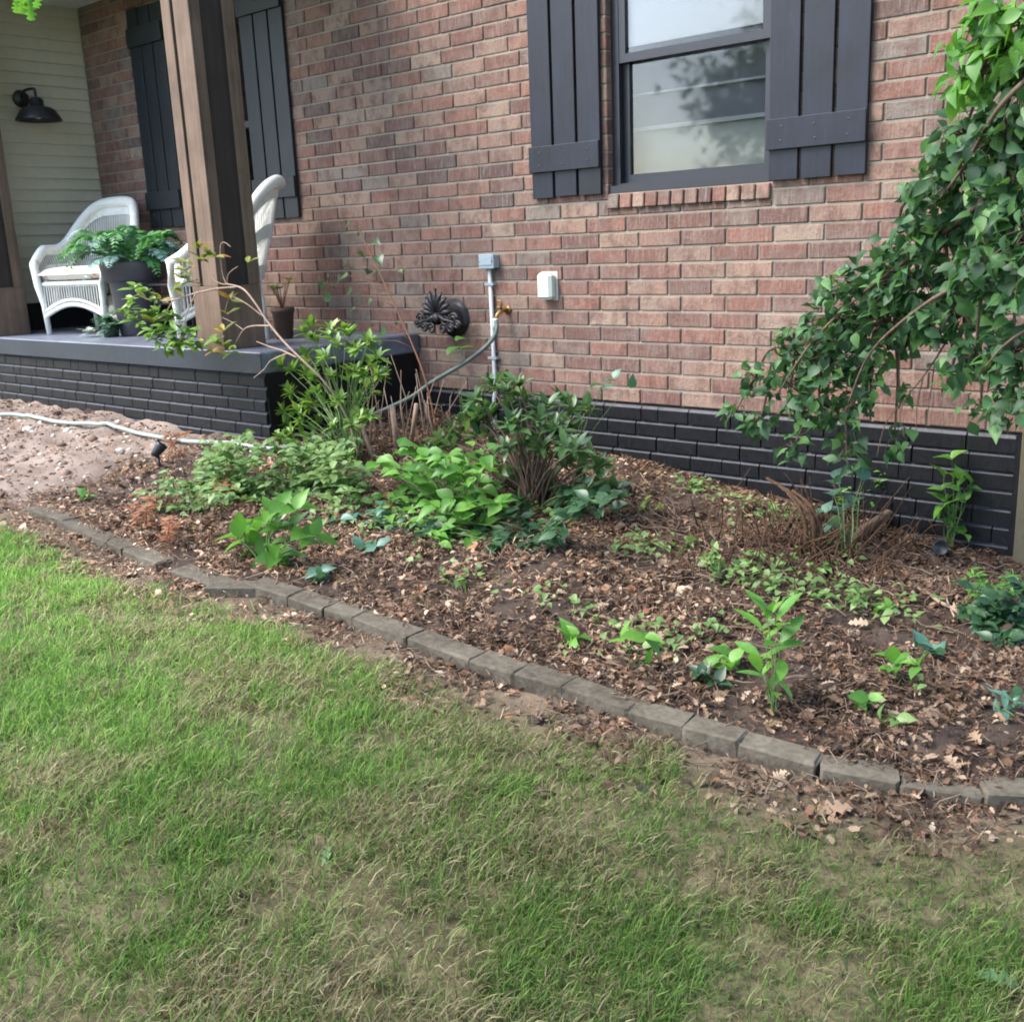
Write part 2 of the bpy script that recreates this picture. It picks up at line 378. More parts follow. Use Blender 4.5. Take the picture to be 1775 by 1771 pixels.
def leaves(parent, lst, shape, mat, cap=120, minpx=13, name='leaf'):
    """lst of (p, x, y, z) frames; the largest in view become leaf objects, the rest one joined part"""
    sc_l = []
    for fr in lst:
        px, py, z = proj(fr[0]); L_ = fr[2].length * F / max(z, .1)
        inside = -20 < px < 1795 and -20 < py < 1790
        sc_l.append((-(L_ if inside else 0), fr))
    sc_l.sort(key=lambda t: t[0]); objs = [f for s_, f in sc_l[:cap] if -s_ >= minpx]; rest = [f for s_, f in sc_l[len(objs):]]
    for p, x, y, z in objs:
        mw = Matrix(((x.x, y.x, z.x, p.x), (x.y, y.y, z.y, p.y), (x.z, y.z, z.z, p.z), (0, 0, 0, 1)))
        link(name, leaf_me(shape, R.randint(0, 1), mat), None, parent, mw)
    if rest: joined(parent, rest, shape, mat)
def joined(parent, rest, shape, mat, nm='foliage'):
    Vs = []; Ts = []; tn = []; b = 0
    for p, x, y, z in rest:
        V, T = SH[shape][R.randint(0, 1)]
        W = V[:, :1] * np.array(x) + V[:, 1:2] * np.array(y) + V[:, 2:] * np.array(z) + np.array(p)
        Vs.append(W); Ts.append(T + b); b += len(V); tn += [R.random()] * len(V)
    me = npmesh(nm, np.vstack(Vs), np.vstack(Ts), mat, tint=np.array(tn), smooth=True)
    return link(nm, me, None, parent, None, 'stuff')
def rv(a=1.0):
    return Vector((R.uniform(-a, a), R.uniform(-a, a), R.uniform(-a, a)))
TOCAM = lambda p: (CAM - Vector(p)).normalized()

# ================================================================== GROUND
def build_ground():
    xs = np.concatenate([[-400, -120, -40, -20, -12, -8], np.arange(-6.5, 4.6, .028), [6, 9, 14, 25, 50, 150, 400]])
    ys = np.concatenate([[-400, -120, -40, -20, -12, -8, -6], np.arange(-4.8, .06, .028), [1, 5, 20, 60, 200]])
    X, Y = np.meshgrid(xs, ys, indexing='ij'); Z = G(X, Y)
    V = np.c_[X.ravel(), Y.ravel(), Z.ravel()]; ny = len(ys)
    I, J = np.meshgrid(np.arange(len(xs) - 1), np.arange(ny - 1), indexing='ij'); a = (I * ny + J).ravel()
    T = np.vstack([np.c_[a, a + ny, a + ny + 1], np.c_[a, a + ny + 1, a + 1]])
    x, y = V[:, 0], V[:, 1]; e = np.interp(x, EX, EY)
    bed = np.clip((y - e + .05) / .06, 0, 1) * (np.abs(x) < 9); dirt = bed * np.clip((-1.5 - x + .5 * (vnoise(x, y, .3, 9) - .5)) / .7, 0, 1)
    n1 = vnoise(x, y, .09, 21)[:, None]; n2 = vnoise(x, y, .6, 22)[:, None]
    n0 = vnoise(x, y, .035, 23)[:, None]; lawn = np.array([.06, .055, .03]) * (1 - n0) + np.array([.20, .17, .10]) * n0
    far = (np.hypot(x - 1, y + 2) > 7)[:, None]; lawn = np.where(far, np.array([.055, .11, .025]), lawn)
    bare = (np.clip(1 - (e - y) / .30, 0, 1) * (y < e))[:, None]
    lawn = lawn * (1 - bare) + np.array([.20, .15, .115]) * bare * (.6 + .7 * n1)+ 0*lawn
    soil = np.array([.046, .033, .028]) * (1 - n1) + np.array([.095, .070, .058]) * n1
    dr = np.array([.21, .16, .13]) * (1 - n1) + np.array([.34, .275, .235]) * n1
    c = lawn * (1 - bed[:, None]) + (soil * (1 - dirt[:, None]) + dr * dirt[:, None]) * bed[:, None]
    link('ground', npmesh('ground', V, T, attr_mat('soil', .95, 0, .15, .6), colr=c, smooth=True), kind='structure')
build_ground()

# ================================================================== HOUSE
CH = .0813; BL = .254
house = empty('brick_house', (-1.4, 0, .3), 'brick house wall with black painted base and tan siding at the porch end', 'house')
WINS = [(.145, 1.08), (-3.77, -2.88)]; WZ0, WZ1, SZ0 = 1.685, 3.32, 1.608
mw_ = MB()
ops = sorted(WINS); X0, X1, ZB, ZT = -5.02, 2.262, .592, 3.66
yA, yB = .0075, .13
def seg_boxes(x0, x1, z0, z1): mw_.box(x0, x1, yA, yB, z0, z1)
cx_ = X0
for a, b in ops:
    seg_boxes(cx_, a - .004, ZB, ZT); mw_.box(a - .004, b + .004, yA, yB, ZB, WZ0 - .004); mw_.box(a - .004, b + .004, yA, yB, WZ1 + .004, ZT); cx_ = b + .004
seg_boxes(cx_, X1, ZB, ZT)
mw_.box(2.20, X1, yB, 3.0, ZB, ZT)
for v in range(-30, 8):
    zj = 1.2 - v * CH + .0360
    for a, b in ((X0, -3.774), (-3.774, -2.876), (-2.876, .141), (.141, 1.084), (1.084, X1)):
        op = a in (-3.774, .141)
        if zj > WZ1 - .02 and op and zj < WZ1 + .03: continue
        if op and SZ0 - .02 < zj < WZ1 + .01: continue
        mw_.box(a, b, .0022, .0069, zj, zj + .0093)
wall = mw_.build('brick_wall', M['mortar'], house)
pieces = []
for v in range(-30, 8):
    zc = 1.2 - v * CH; z0, z1 = zc - .0356, zc + .0356
    off = .31 * BL if v % 2 else 0
    for u in range(-22, 12):
        a = u * BL + off + .005; b = a + BL - .010
        segs = [(max(a, X0 + .02), min(b, X1 + .003))]
        for wa, wb in WINS:
            if z1 > SZ0 and z0 < WZ1 + .01:
                ns = []
                for s0, s1 in segs:
                    lo_, hi_ = (wa, wb)
                    if s1 <= lo_ or s0 >= hi_: ns.append((s0, s1)); continue
                    if s0 < lo_: ns.append((s0, lo_))
                    if s1 > hi_: ns.append((hi_, s1))
                if z0 < SZ0 - .02:
                    for s0, s1 in segs:
                        a_, b_ = max(s0, lo_), min(s1, hi_)
                        if b_ - a_ > .02: pieces.append((a_ + .001, b_ - .001, z0, SZ0 - .008))
                segs = ns
        for s0, s1 in segs:
            if s1 - s0 > .02: pieces.append((s0, s1, z0, z1))
bc = {}
def brick_me(l, h, d=.10, mat='brick', b=.004):
    k = (round(l, 2), round(h, 3), round(d, 3), mat)
    if k not in bc:
        q = MB(); q.box(-l / 2, l / 2, 0, d, -h / 2, h / 2, bev=b); bc[k] = q.mesh('brick', M[mat])
    return bc[k]
def visible_area(x, y, z, l, h):
    px, py, zz = proj((x, y, z))
    if not (-40 < px < 1810 and -40 < py < 1800): return 0
    if px > 1560 and py < 560: return 1
    if -4.25 < x < -3.8 and 1.7 < z < 3.26 or -2.86 < x < -2.4 and 1.7 < z < 3.26 or -.35 < x < .12 and 1.7 < z or 1.08 < x < 1.53 and z > 1.7: return 1
    return l * h * 1e6 / zz ** 2
order = sorted(pieces, key=lambda p: -visible_area((p[0] + p[1]) / 2, 0, (p[2] + p[3]) / 2, p[1] - p[0], p[3] - p[2]))
def stuff_boxes(name, parent, boxes, mat, bev=.004):
    q = MB(); tn = []
    for bx in boxes:
        n0 = len(q.v); q.box(*bx, bev=bev); tn += [R.random()] * (len(q.v) - n0)
    me = q.mesh(name, M[mat]); a = me.attributes.new('tint', 'FLOAT', 'POINT'); a.data.foreach_set('value', np.array(tn, np.float32))
    return link(name, me, None, parent, None, 'stuff')
for i, (s0, s1, z0, z1) in enumerate(order[:300]):
    l = round(s1 - s0, 2) if s1 - s0 < .24 else s1 - s0
    link('brick', brick_me(s1 - s0, z1 - z0), None, wall, Matrix.Translation(((s0 + s1) / 2 + 0, -.001 - R.uniform(0, .004), (z0 + z1) / 2)) @ Matrix.Rotation(R.uniform(-.004, .004), 4, 'Z'))
stuff_boxes('brick', wall, [(s0, s1, -.001 - R.uniform(0, .004), .10, z0, z1) for s0, s1, z0, z1 in order[300:]], 'brick')

# ---- black painted foundation with a sky-catching sloped top on every brick
def ledge_mesh(l, h):
    k = ('ledge', round(l, 3), round(h, 3))
    if k not in bc:
        q = MB(); a, b = -l / 2, l / 2
        pr_ = [(0.0, -h / 2), (0.0, h / 2 - .0155), (.003, h / 2 - .014), (.015, h / 2 - .001), (.05, h / 2), (.05, -h / 2)]
        vs = [(a, y, z) for y, z in pr_] + [(b, y, z) for y, z in pr_]; n = len(pr_)
        q.add(vs, [tuple(range(n)), tuple(range(2 * n - 1, n - 1, -1))] + [(i, i + n, (i + 1) % n + n, (i + 1) % n) for i in range(n)])
        me = q.mesh('foundation_brick', M['black_brick']); me.materials.append(M['ledge']); me.polygons[4].material_index = 1; bc[k] = me
    return bc[k]
fo = MB(); fo.box(-1.34, 2.235, -.004, .12, -.3, .586); found = fo.build('foundation', M['black_joint'], house)
lens = [.244, .244, .15, .244, .10, .244, .244]
def ledge_rows(parent, x0, x1, zt, n, yf, ch, seed, h0=None):
    r_ = random.Random(seed)
    for k in range(n):
        z1 = zt - k * ch; x = x0 - (.31 * BL if k % 2 else 0); j = 0
        while x < x1 - .01:
            l = .244 if r_.random() < .72 else r_.choice([.10, .15, .18]); a = max(x, x0); b = min(x + l, x1)
            if b - a > .03: link('foundation_brick', ledge_mesh(round(b - a, 2), ch - .005), None, parent, Matrix.Translation(((a + b) / 2, yf - r_.uniform(0, .002), z1 - ch / 2)))
            x += l + .005; j += 1
ledge_rows(found, -1.30, 2.24, .585, 8, -.018, .0800, 3)
qb = MB(); qb.box(2.236, 2.262, -.018, .6, -.3, .586); qb.build('foundation_return', M['black_brick'], house)
# ---- rowlock sill, windows
def window(x0, x1, parent, flip):
    f = MB(); y0, y1 = .045, .12; fw = .045
    f.box(x0, x0 + fw, y0, y1, WZ0, WZ1); f.box(x1 - fw, x1, y0, y1, WZ0, WZ1); f.box(x0 + fw, x1 - fw, y0, y1, WZ1 - fw, WZ1)
    f.box(x0 + .001, x1 - .001, .008, y0 - .002, WZ0 - .002, WZ0 + .034); f.box(x0 + fw, x1 - fw, y0, y1, WZ0, WZ0 + fw)
    win = f.build('window', M['frame'], parent)
    mz = 2.335
    def sash(a, b, z0, z1, y, nm):
        s_ = MB(); t = .038
        s_.box(a, a + t, y, y + .03, z0, z1); s_.box(b - t, b, y, y + .03, z0, z1); s_.box(a + t, b - t, y, y + .03, z1 - t, z1); s_.box(a + t, b - t, y, y + .03, z0, z0 + t * 1.1)
        s_.build(nm, M['frame'], win)
        g = MB(); g.box(a + t, b - t, y + .014, y + .017, z0 + t * 1.1, z1 - t); g.build('glass_pane', M['glass'], win)
    sash(x0 + fw + .001, x1 - fw - .001, WZ0 + fw + .001, mz + .02, .082, 'lower_sash')
    sash(x0 + fw + .001, x1 - fw - .001, mz - .02, WZ1 - fw - .001, .048, 'upper_sash')
    b_ = MB(); b_.box(x0 + .05, x1 - .05, .084, .090, mz + .055, WZ1 - .05); b_.build('window_blind', M['blind' if flip else 'room'], win)
    if flip:
        b_ = MB(); b_.box(x0 + .01, x1 - .01, .20, .212, WZ0, 1.99); b_.build('lower_curtain', M['blind_green'], win)
        b_ = MB(); b_.box(x0 + .01, x1 - .01, .17, .20, 1.99, 2.01); b_.box(x0 + .01, x1 - .01, .17, .20, 2.165, 2.175); b_.build('inner_rail', M['grey_pvc'], win)
        b_ = MB(); b_.box(x0 + .01, x1 - .01, .205, .22, 2.012, mz + .03); b_.build('inner_shade', M['blind_grey'], win)
    rm = MB(); rm.box(x0 - .3, x1 + .3, .9, .92, 1.2, 3.6); rm.box(x0 - .32, x0 - .3, .14, .9, 1.2, 3.6); rm.box(x1 + .3, x1 + .32, .14, .9, 1.2, 3.6); rm.box(x0 - .3, x1 + .3, .14, .9, 1.18, 1.2); rm.box(x0 - .3, x1 + .3, .14, .9, 3.6, 3.62)
    rm.build('room_interior', M['room'], win)
    for i in range(12):
        p = (x1 - x0) / 12; a = x0 + i * p
        link('sill_brick', brick_me(.068, .072, .10, 'brick', .004), None, wall, Matrix.Translation((a + p / 2, -.016 - R.uniform(0, .004), 1.642)) @ Matrix.Rotation(-.10, 4, 'X'))
    return win
window(*WINS[0], house, True); window(*WINS[1], house, False)

# ---- shutters: each a thing of three boards and battens
def shutter(x0, label, mat, wd=.462):
    t = empty('shutter', (x0 + wd / 2, -.03, WZ0), label, 'shutter', 'board and batten shutters beside the windows')
    z0, z1 = 1.682, 3.262; gap = .017; bw = (wd - 2 * gap) / 3
    for i in range(3):
        q = MB(); a = x0 + i * (bw + gap); r = R.uniform(-.004, .004)
        q.box(a, a + bw, -.030, -.010, z0 + r, z1 + r, bev=.002); q.build('board', M[mat], t)
    for a, b in ((z0 + .135, z0 + .268), (z1 - .268, z1 - .135)):
        q = MB(); q.box(x0 - .004, x0 + wd + .004, -.050, -.0305, a, b, bev=.002); ba = q.build('batten', M[mat], t); q = MB()
        for i in range(3):
            for zz_ in (a + .035, b - .035): q.lathe([(0, .0012), (.0045, .001), (.005, 0), (0, 0)], (x0 + bw * .5 + i * (bw + gap) + R.uniform(-.01, .01), -.0502, zz_ + R.uniform(-.005, .005)), 7, Matrix.Rotation(math.radians(90), 4, 'X'))
        q.build('screw_heads', M['rawiron'], ba)
    return t
shutter(-.345, 'black shutter on the left side of the large right window', 'shutter')
shutter(1.078, 'black shutter on the right side of the large right window', 'shutter')
shutter(-4.262, 'dark green black shutter between the siding corner and the porch post', 'shutter_green')
shutter(-2.865, 'dark green black shutter behind the leaning wicker chair back', 'shutter_green')

# ---- siding wall (perpendicular), ceiling
sd = MB(); sd.box(-5.14, -5.03, -1.32, .12, .934, 3.42); siding = sd.build('siding_wall', M['siding'], house)
for k in range(27):
    z0 = 1.150 + k * .0868; q = MB()
    pr_ = [(-5.03, z0), (-5.003, z0), (-5.003, z0 + .007), (-5.024, z0 + .0868), (-5.03, z0 + .0868)]
    vs = [(x, -1.32, z) for x, z in pr_] + [(x, -.001, z) for x, z in pr_]; n = 5
    q.add(vs, [tuple(range(n))[::-1], tuple(range(n, 2 * n))] + [(i, (i + 1) % n, (i + 1) % n + n, i + n) for i in range(n)]); q.build('siding_plank', M['siding'], siding)
kb = MB(); kb.box(-5.03, -5.004, -1.32, -.02, .934, 1.146); kb.box(-5.003, -2.95, -.02, -.006, .934, 1.09); kb.build('black_base_board', M['black_brick'], house)

# ================================================================== PORCH
porch = empty('porch', (-3.5, -.6, .4), 'raised porch with a blue grey painted slab over black painted brick', 'porch')
ps = MB(); ps.box(-9, -1.335, -1.215, -.004, .812, .930, bev=.008); ps.build('porch_slab', M['slab'], porch)
er = MB(); er.box(-9, -1.331, -1.219, -1.2155, .815, .924); er.build('slab_edge', M['slab_rim'], porch)
pbx = MB(); pbx.box(-9, -1.352, -1.176, -.008, .1, .811); pbs = pbx.build('porch_base', M['black_brick'], porch)
ledge_rows(pbs, -5.6, -1.345, .808, 6, -1.192, .0700, 5)
def porch_post(x0, x1, y0, y1, label):
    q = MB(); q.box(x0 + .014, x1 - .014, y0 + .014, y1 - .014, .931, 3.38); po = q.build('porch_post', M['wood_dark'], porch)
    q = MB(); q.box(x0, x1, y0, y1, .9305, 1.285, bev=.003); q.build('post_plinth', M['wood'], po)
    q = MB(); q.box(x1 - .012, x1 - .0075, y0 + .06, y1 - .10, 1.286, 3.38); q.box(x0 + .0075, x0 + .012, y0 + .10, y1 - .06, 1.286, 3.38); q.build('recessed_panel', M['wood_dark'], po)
    w_ = x1 - x0; d_ = y1 - y0
    for a, b in ((0, .085), (.115, w_)):
        for yy in (y0, y1 - .0135):
            q = MB(); q.box(x0 + a, x0 + b, yy, yy + .0135, 1.286, 3.38, bev=.002); q.build('post_board', M['wood'], po)
    for a, b in ((.015, .07), (d_ - .075, d_ - .015)):
        for xx in (x0, x1 - .0135):
            q = MB(); q.box(xx, xx + .0135, y0 + a, y0 + b, 1.286, 3.38, bev=.002); q.build('post_board', M['wood'], po)
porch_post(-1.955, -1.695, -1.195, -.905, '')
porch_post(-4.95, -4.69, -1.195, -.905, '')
cl = MB(); cl.box(-6, -1.60, -1.24, -.003, 3.40, 3.46); cl.build('porch_ceiling', M['ceiling'], porch)
ev = MB(); ev.box(-1.595, 3.2, -.22, -.003, 3.72, 3.78); ev.build('roof_eave', M['ceiling'], house)
bm = MB(); bm.box(-6, -1.60, -1.16, -.94, 3.381, 3.399); bm.build('porch_beam', M['wood'], porch)

# ================================================================== THINGS ON THE WALL
def boxthing(name, x0, x1, y0, y1, z0, z1, mat, label, cat, bev=.006):
    q = MB(); q.box(x0, x1, y0, y1, z0, z1, bev=bev); o = q.build(name, M[mat]); return tag(o, label, cat)
a = atY(829, 441, -.055); b = atY(856, 466, -.055)
eb = empty('electrical_box', (a.x, 0, b.z), 'small grey electrical box at the top of the grey conduit', 'electrical box')
q = MB(); q.box(a.x + .004, b.x - .002, -.046, -.001, b.z + .004, a.z - .004, bev=.003); q.build('box_body', M['grey_box'], eb)
q = MB(); q.box(a.x, b.x, -.058, -.0465, b.z, a.z, bev=.004); q.box(a.x + .012, b.x - .012, -.062, -.0585, b.z + .02, a.z - .016, bev=.002); q.build('box_lid', M['grey_box'], eb)
q = MB()
for sx_ in (a.x + .010, b.x - .010): q.lathe([(0, .002), (.004, .0015), (.005, 0), (0, 0)], (sx_, -.0583, (a.z + b.z) / 2), 8, Matrix.Rotation(math.radians(90), 4, 'X'))
q.build('screws', M['iron'], eb)
t_ = atY(849, 462, -.02); bt = atY(857, 692, -.02)
q = MB(); q.tube([(t_.x, -.022, t_.z), (t_.x + .002, -.022, .60), (t_.x, -.034, .56), (t_.x, -.036, .2)], .0125, 10); o = q.build('conduit', M['grey_pvc']); tag(o, 'vertical grey conduit running down the brick from the electrical box', 'conduit')
for zz_ in (t_.z - .10, .80):
    q = MB(); q.box(t_.x - .034, t_.x + .034, -.0375, -.0352, zz_ - .008, zz_ + .008, bev=.001); q.box(t_.x - .034, t_.x - .018, -.035, -.0015, zz_ - .007, zz_ + .007); q.box(t_.x + .018, t_.x + .034, -.035, -.0015, zz_ - .007, zz_ + .007); q.build('conduit_strap', M['grey_box'], o)
a = atY(926, 474, -.075); b = atY(951, 520, -.075)
oc = empty('outlet_cover', (a.x, 0, b.z), 'cream weatherproof outlet cover on the brick right of the conduit', 'outlet cover')
q = MB(); q.box(a.x, b.x + .006, -.066, -.006, b.z, a.z, bev=.016); q.build('cover_body', M['cream'], oc)
q = MB(); q.box(a.x - .006, b.x + .012, -.007, -.0015, b.z - .006, a.z + .006, bev=.002); q.build('cover_base', M['cream'], oc)
# hose holder
hc = atY(786, 556, -.02)
hh = empty('hose_holder', hc, 'ornate black cast iron hose holder on the brick above the porch corner', 'hose holder')
q = MB(); n = 18; r0 = .098
ang = [math.radians(-8 + 196 * k / n) for k in range(n + 1)]
vs = [];
for y in (-.005, -.03, -.125, -.15):
    rr = r0 + (.012 if y in (-.005, -.15) else 0)
    for a_ in ang: vs.append((hc.x + rr * math.cos(a_) , y, hc.z - .01 + rr * math.sin(a_)))
    for a_ in ang[::-1]: vs.append((hc.x + (rr - .008) * math.cos(a_), y, hc.z - .01 + (rr - .008) * math.sin(a_)))
m_ = 2 * (n + 1)
q.add(vs, [(i * m_ + k, i * m_ + (k + 1) % m_, (i + 1) * m_ + (k + 1) % m_, (i + 1) * m_ + k) for i in range(3) for k in range(m_)] + [tuple(range(m_)), tuple(range(3 * m_, 4 * m_))[::-1]])
q.build('saddle', M['iron'], hh)
q = MB(); q.lathe([(0, 0), (.115, 0), (.118, .006), (0, .006)], (hc.x, -.002, hc.z + .015), 28, Matrix.Rotation(math.radians(90), 4, 'X')); q.build('back_plate', M['iron'], hh)
pc = atY(757, 548, -.17); q = MB()
for k in range(9):
    a_ = math.radians(10 + k * 20); rr = .150 - .03 * abs(math.cos(a_))
    q.tube([(pc.x + .02 * math.cos(a_), -.165, pc.z + .01 + .02 * math.sin(a_)), (pc.x + .7 * rr * math.cos(a_), -.182, pc.z + .01 + .7 * rr * math.sin(a_)), (pc.x + rr * math.cos(a_), -.168, pc.z + .01 + rr * math.sin(a_))], [.008, .017, .009], 7)
for sx in (-1, 1):
    for (ox, oz, r_, tn_) in ((.075, -.02, .045, 1.6), (.135, -.015, .036, 1.5), (.05, -.075, .034, 1.4), (.165, -.05, .026, 1.3), (.11, -.07, .028, 1.4)):
        pts = []
        for k in range(20):
            t = k / 19; a_ = t * 2 * math.pi * tn_; rr = r_ * (1 - .75 * t); pts.append((pc.x + sx * (ox + rr * math.cos(a_)), -.168 - .006 * t, pc.z + oz + rr * math.sin(a_)))
        q.tube(pts, .009, 6)
    q.tube([(pc.x, -.17, pc.z + .01), (pc.x + sx * .06, -.172, pc.z - .02), (pc.x + sx * .12, -.17, pc.z - .03), (pc.x + sx * .17, -.168, pc.z - .05)], [.014, .011, .009, .006], 7)
q.lathe([(0, .012), (.02, .009), (.028, 0), (0, 0)], (pc.x, -.18, pc.z - .01), 12, Matrix.Rotation(math.radians(90), 4, 'X'))
q.tube([(pc.x, -.165, pc.z - .02), (hc.x, -.14, hc.z + .02)], .014, 6)
q.build('scroll_plate', M['rawiron'], hh)
# faucet
fp = atY(868, 541, -.06)
fa = empty('faucet', (fp.x, -.01, fp.z), 'old brass hose faucet on the brick beside the conduit', 'faucet')
q = MB(); q.tube([(fp.x + .005, 0, fp.z + .01), (fp.x, -.05, fp.z + .008), (fp.x - .004, -.085, fp.z - .012), (fp.x - .008, -.10, fp.z - .04)], [.012, .013, .012, .011], 10); q.tube([(fp.x, -.05, fp.z + .01), (fp.x, -.07, fp.z + .045)], [.008, .006], 8); q.lathe([(0, 0), (.026, 0), (.028, .004), (0, .006)], (fp.x + .005, -.003, fp.z + .01), 16, Matrix.Rotation(math.radians(90), 4, 'X')); q.build('spout', M['brass'], fa)
q = MB(); q.tube([(fp.x + .022 * math.cos(k * math.pi / 6), -.073 - .004 * math.sin(k * math.pi / 6), fp.z + .047 + .02 * math.sin(k * math.pi / 6)) for k in range(12)], .0045, 6, closed=True); q.tube([(fp.x - .02, -.073, fp.z + .047), (fp.x + .02, -.073, fp.z + .047)], .003, 5); q.build('handwheel', M['brass'], fa)
# hose
hp = [Vector((fp.x - .008, -.10, fp.z - .045))]
for px, py, Y in ((861, 566, -.13), (858, 580, -.15), (843, 600, -.19), (807, 628, -.27), (751, 661, -.40), (709, 690, -.52), (640, 722, -.72), (590, 744, -.88), (545, 765, -1.06)): hp.append(atY(px, py, Y))
n1_ = len(hp)
for px, py in ((500, 778), (455, 777), (410, 772), (360, 770), (300, 764), (250, 754), (200, 745), (150, 739), (100, 733), (60, 723), (10, 721), (-60, 728)):
    hp.append(hit(px, py, .022))
hs = empty('garden_hose', (hp[0].x, -.1, .4), 'pale garden hose running from the faucet along the porch base', 'hose')
cv = catmull(hp, 8); k_ = n1_ * 8 - 4
for i_ in range(k_, len(cv)):
    cv[i_].z = max(float(G(cv[i_].x + a_, cv[i_].y + b_)) for a_ in (-.03, 0, .03) for b_ in (-.02, 0, .02)) + .012
zz = [p.z for p in cv]
for i_ in range(k_ + 4, len(cv)): cv[i_].z = max(zz[i_] * .5, max(sum(zz[max(k_, i_ - 6):i_ + 7]) / len(zz[max(k_, i_ - 6):i_ + 7]) + .006, zz[i_] - .004))
q = MB(); q.tube(cv[:k_ + 1], .0125, 8); q.build('dark_hose_length', M['hose_dark'], hs)
q = MB(); q.tube(cv[k_:], .0125, 8); q.build('pale_hose_length', M['hose'], hs)
q = MB(); q.tube([hp[0] + Vector((0, 0, .012)), hp[0] + Vector((0, 0, -.012)), hp[0] + Vector((-.001, -.01, -.05))], [.017, .016, .0145], 10); q.build('hose_collar', M['cream'], hs)
# wall lamp
lp = atX(36, 172, -5.0); sh = atX(66, 197, -4.80)
wl = empty('wall_lamp', lp, 'black barn style lamp on the tan siding', 'lamp')
q = MB(); q.lathe([(0, 0), (.062, 0), (.066, .01), (.055, .026), (0, .030)], (-5.004, lp.y, lp.z), 20, Matrix.Rotation(math.radians(90), 4, 'Y')); q.build('back_plate', M['iron'], wl)
q = MB(); q.tube(catmull([(-4.98, lp.y, lp.z), (-4.93, lp.y, lp.z + .05), (-4.86, sh.y + .02, lp.z + .06), (-4.80, sh.y, lp.z + .02), (-4.80, sh.y, sh.z + .045)], 5), .011, 8); q.build('arm', M['iron'], wl)
q = MB(); q.lathe([(0, .115), (.034, .112), (.05, .095), (.052, .05), (.10, .042), (.13, .02), (.168, -.045), (.170, -.052), (.162, -.045), (.12, .015), (.04, .04), (0, .045)], (-4.80, sh.y, sh.z), 28); q.build('lamp_shade', M['iron'], wl)
q = MB(); q.lathe([(0, .03), (.022, .02), (.03, -.01), (.018, -.035), (0, -.04)], (-4.80, sh.y, sh.z), 12); q.build('bulb', M['cream'], wl)

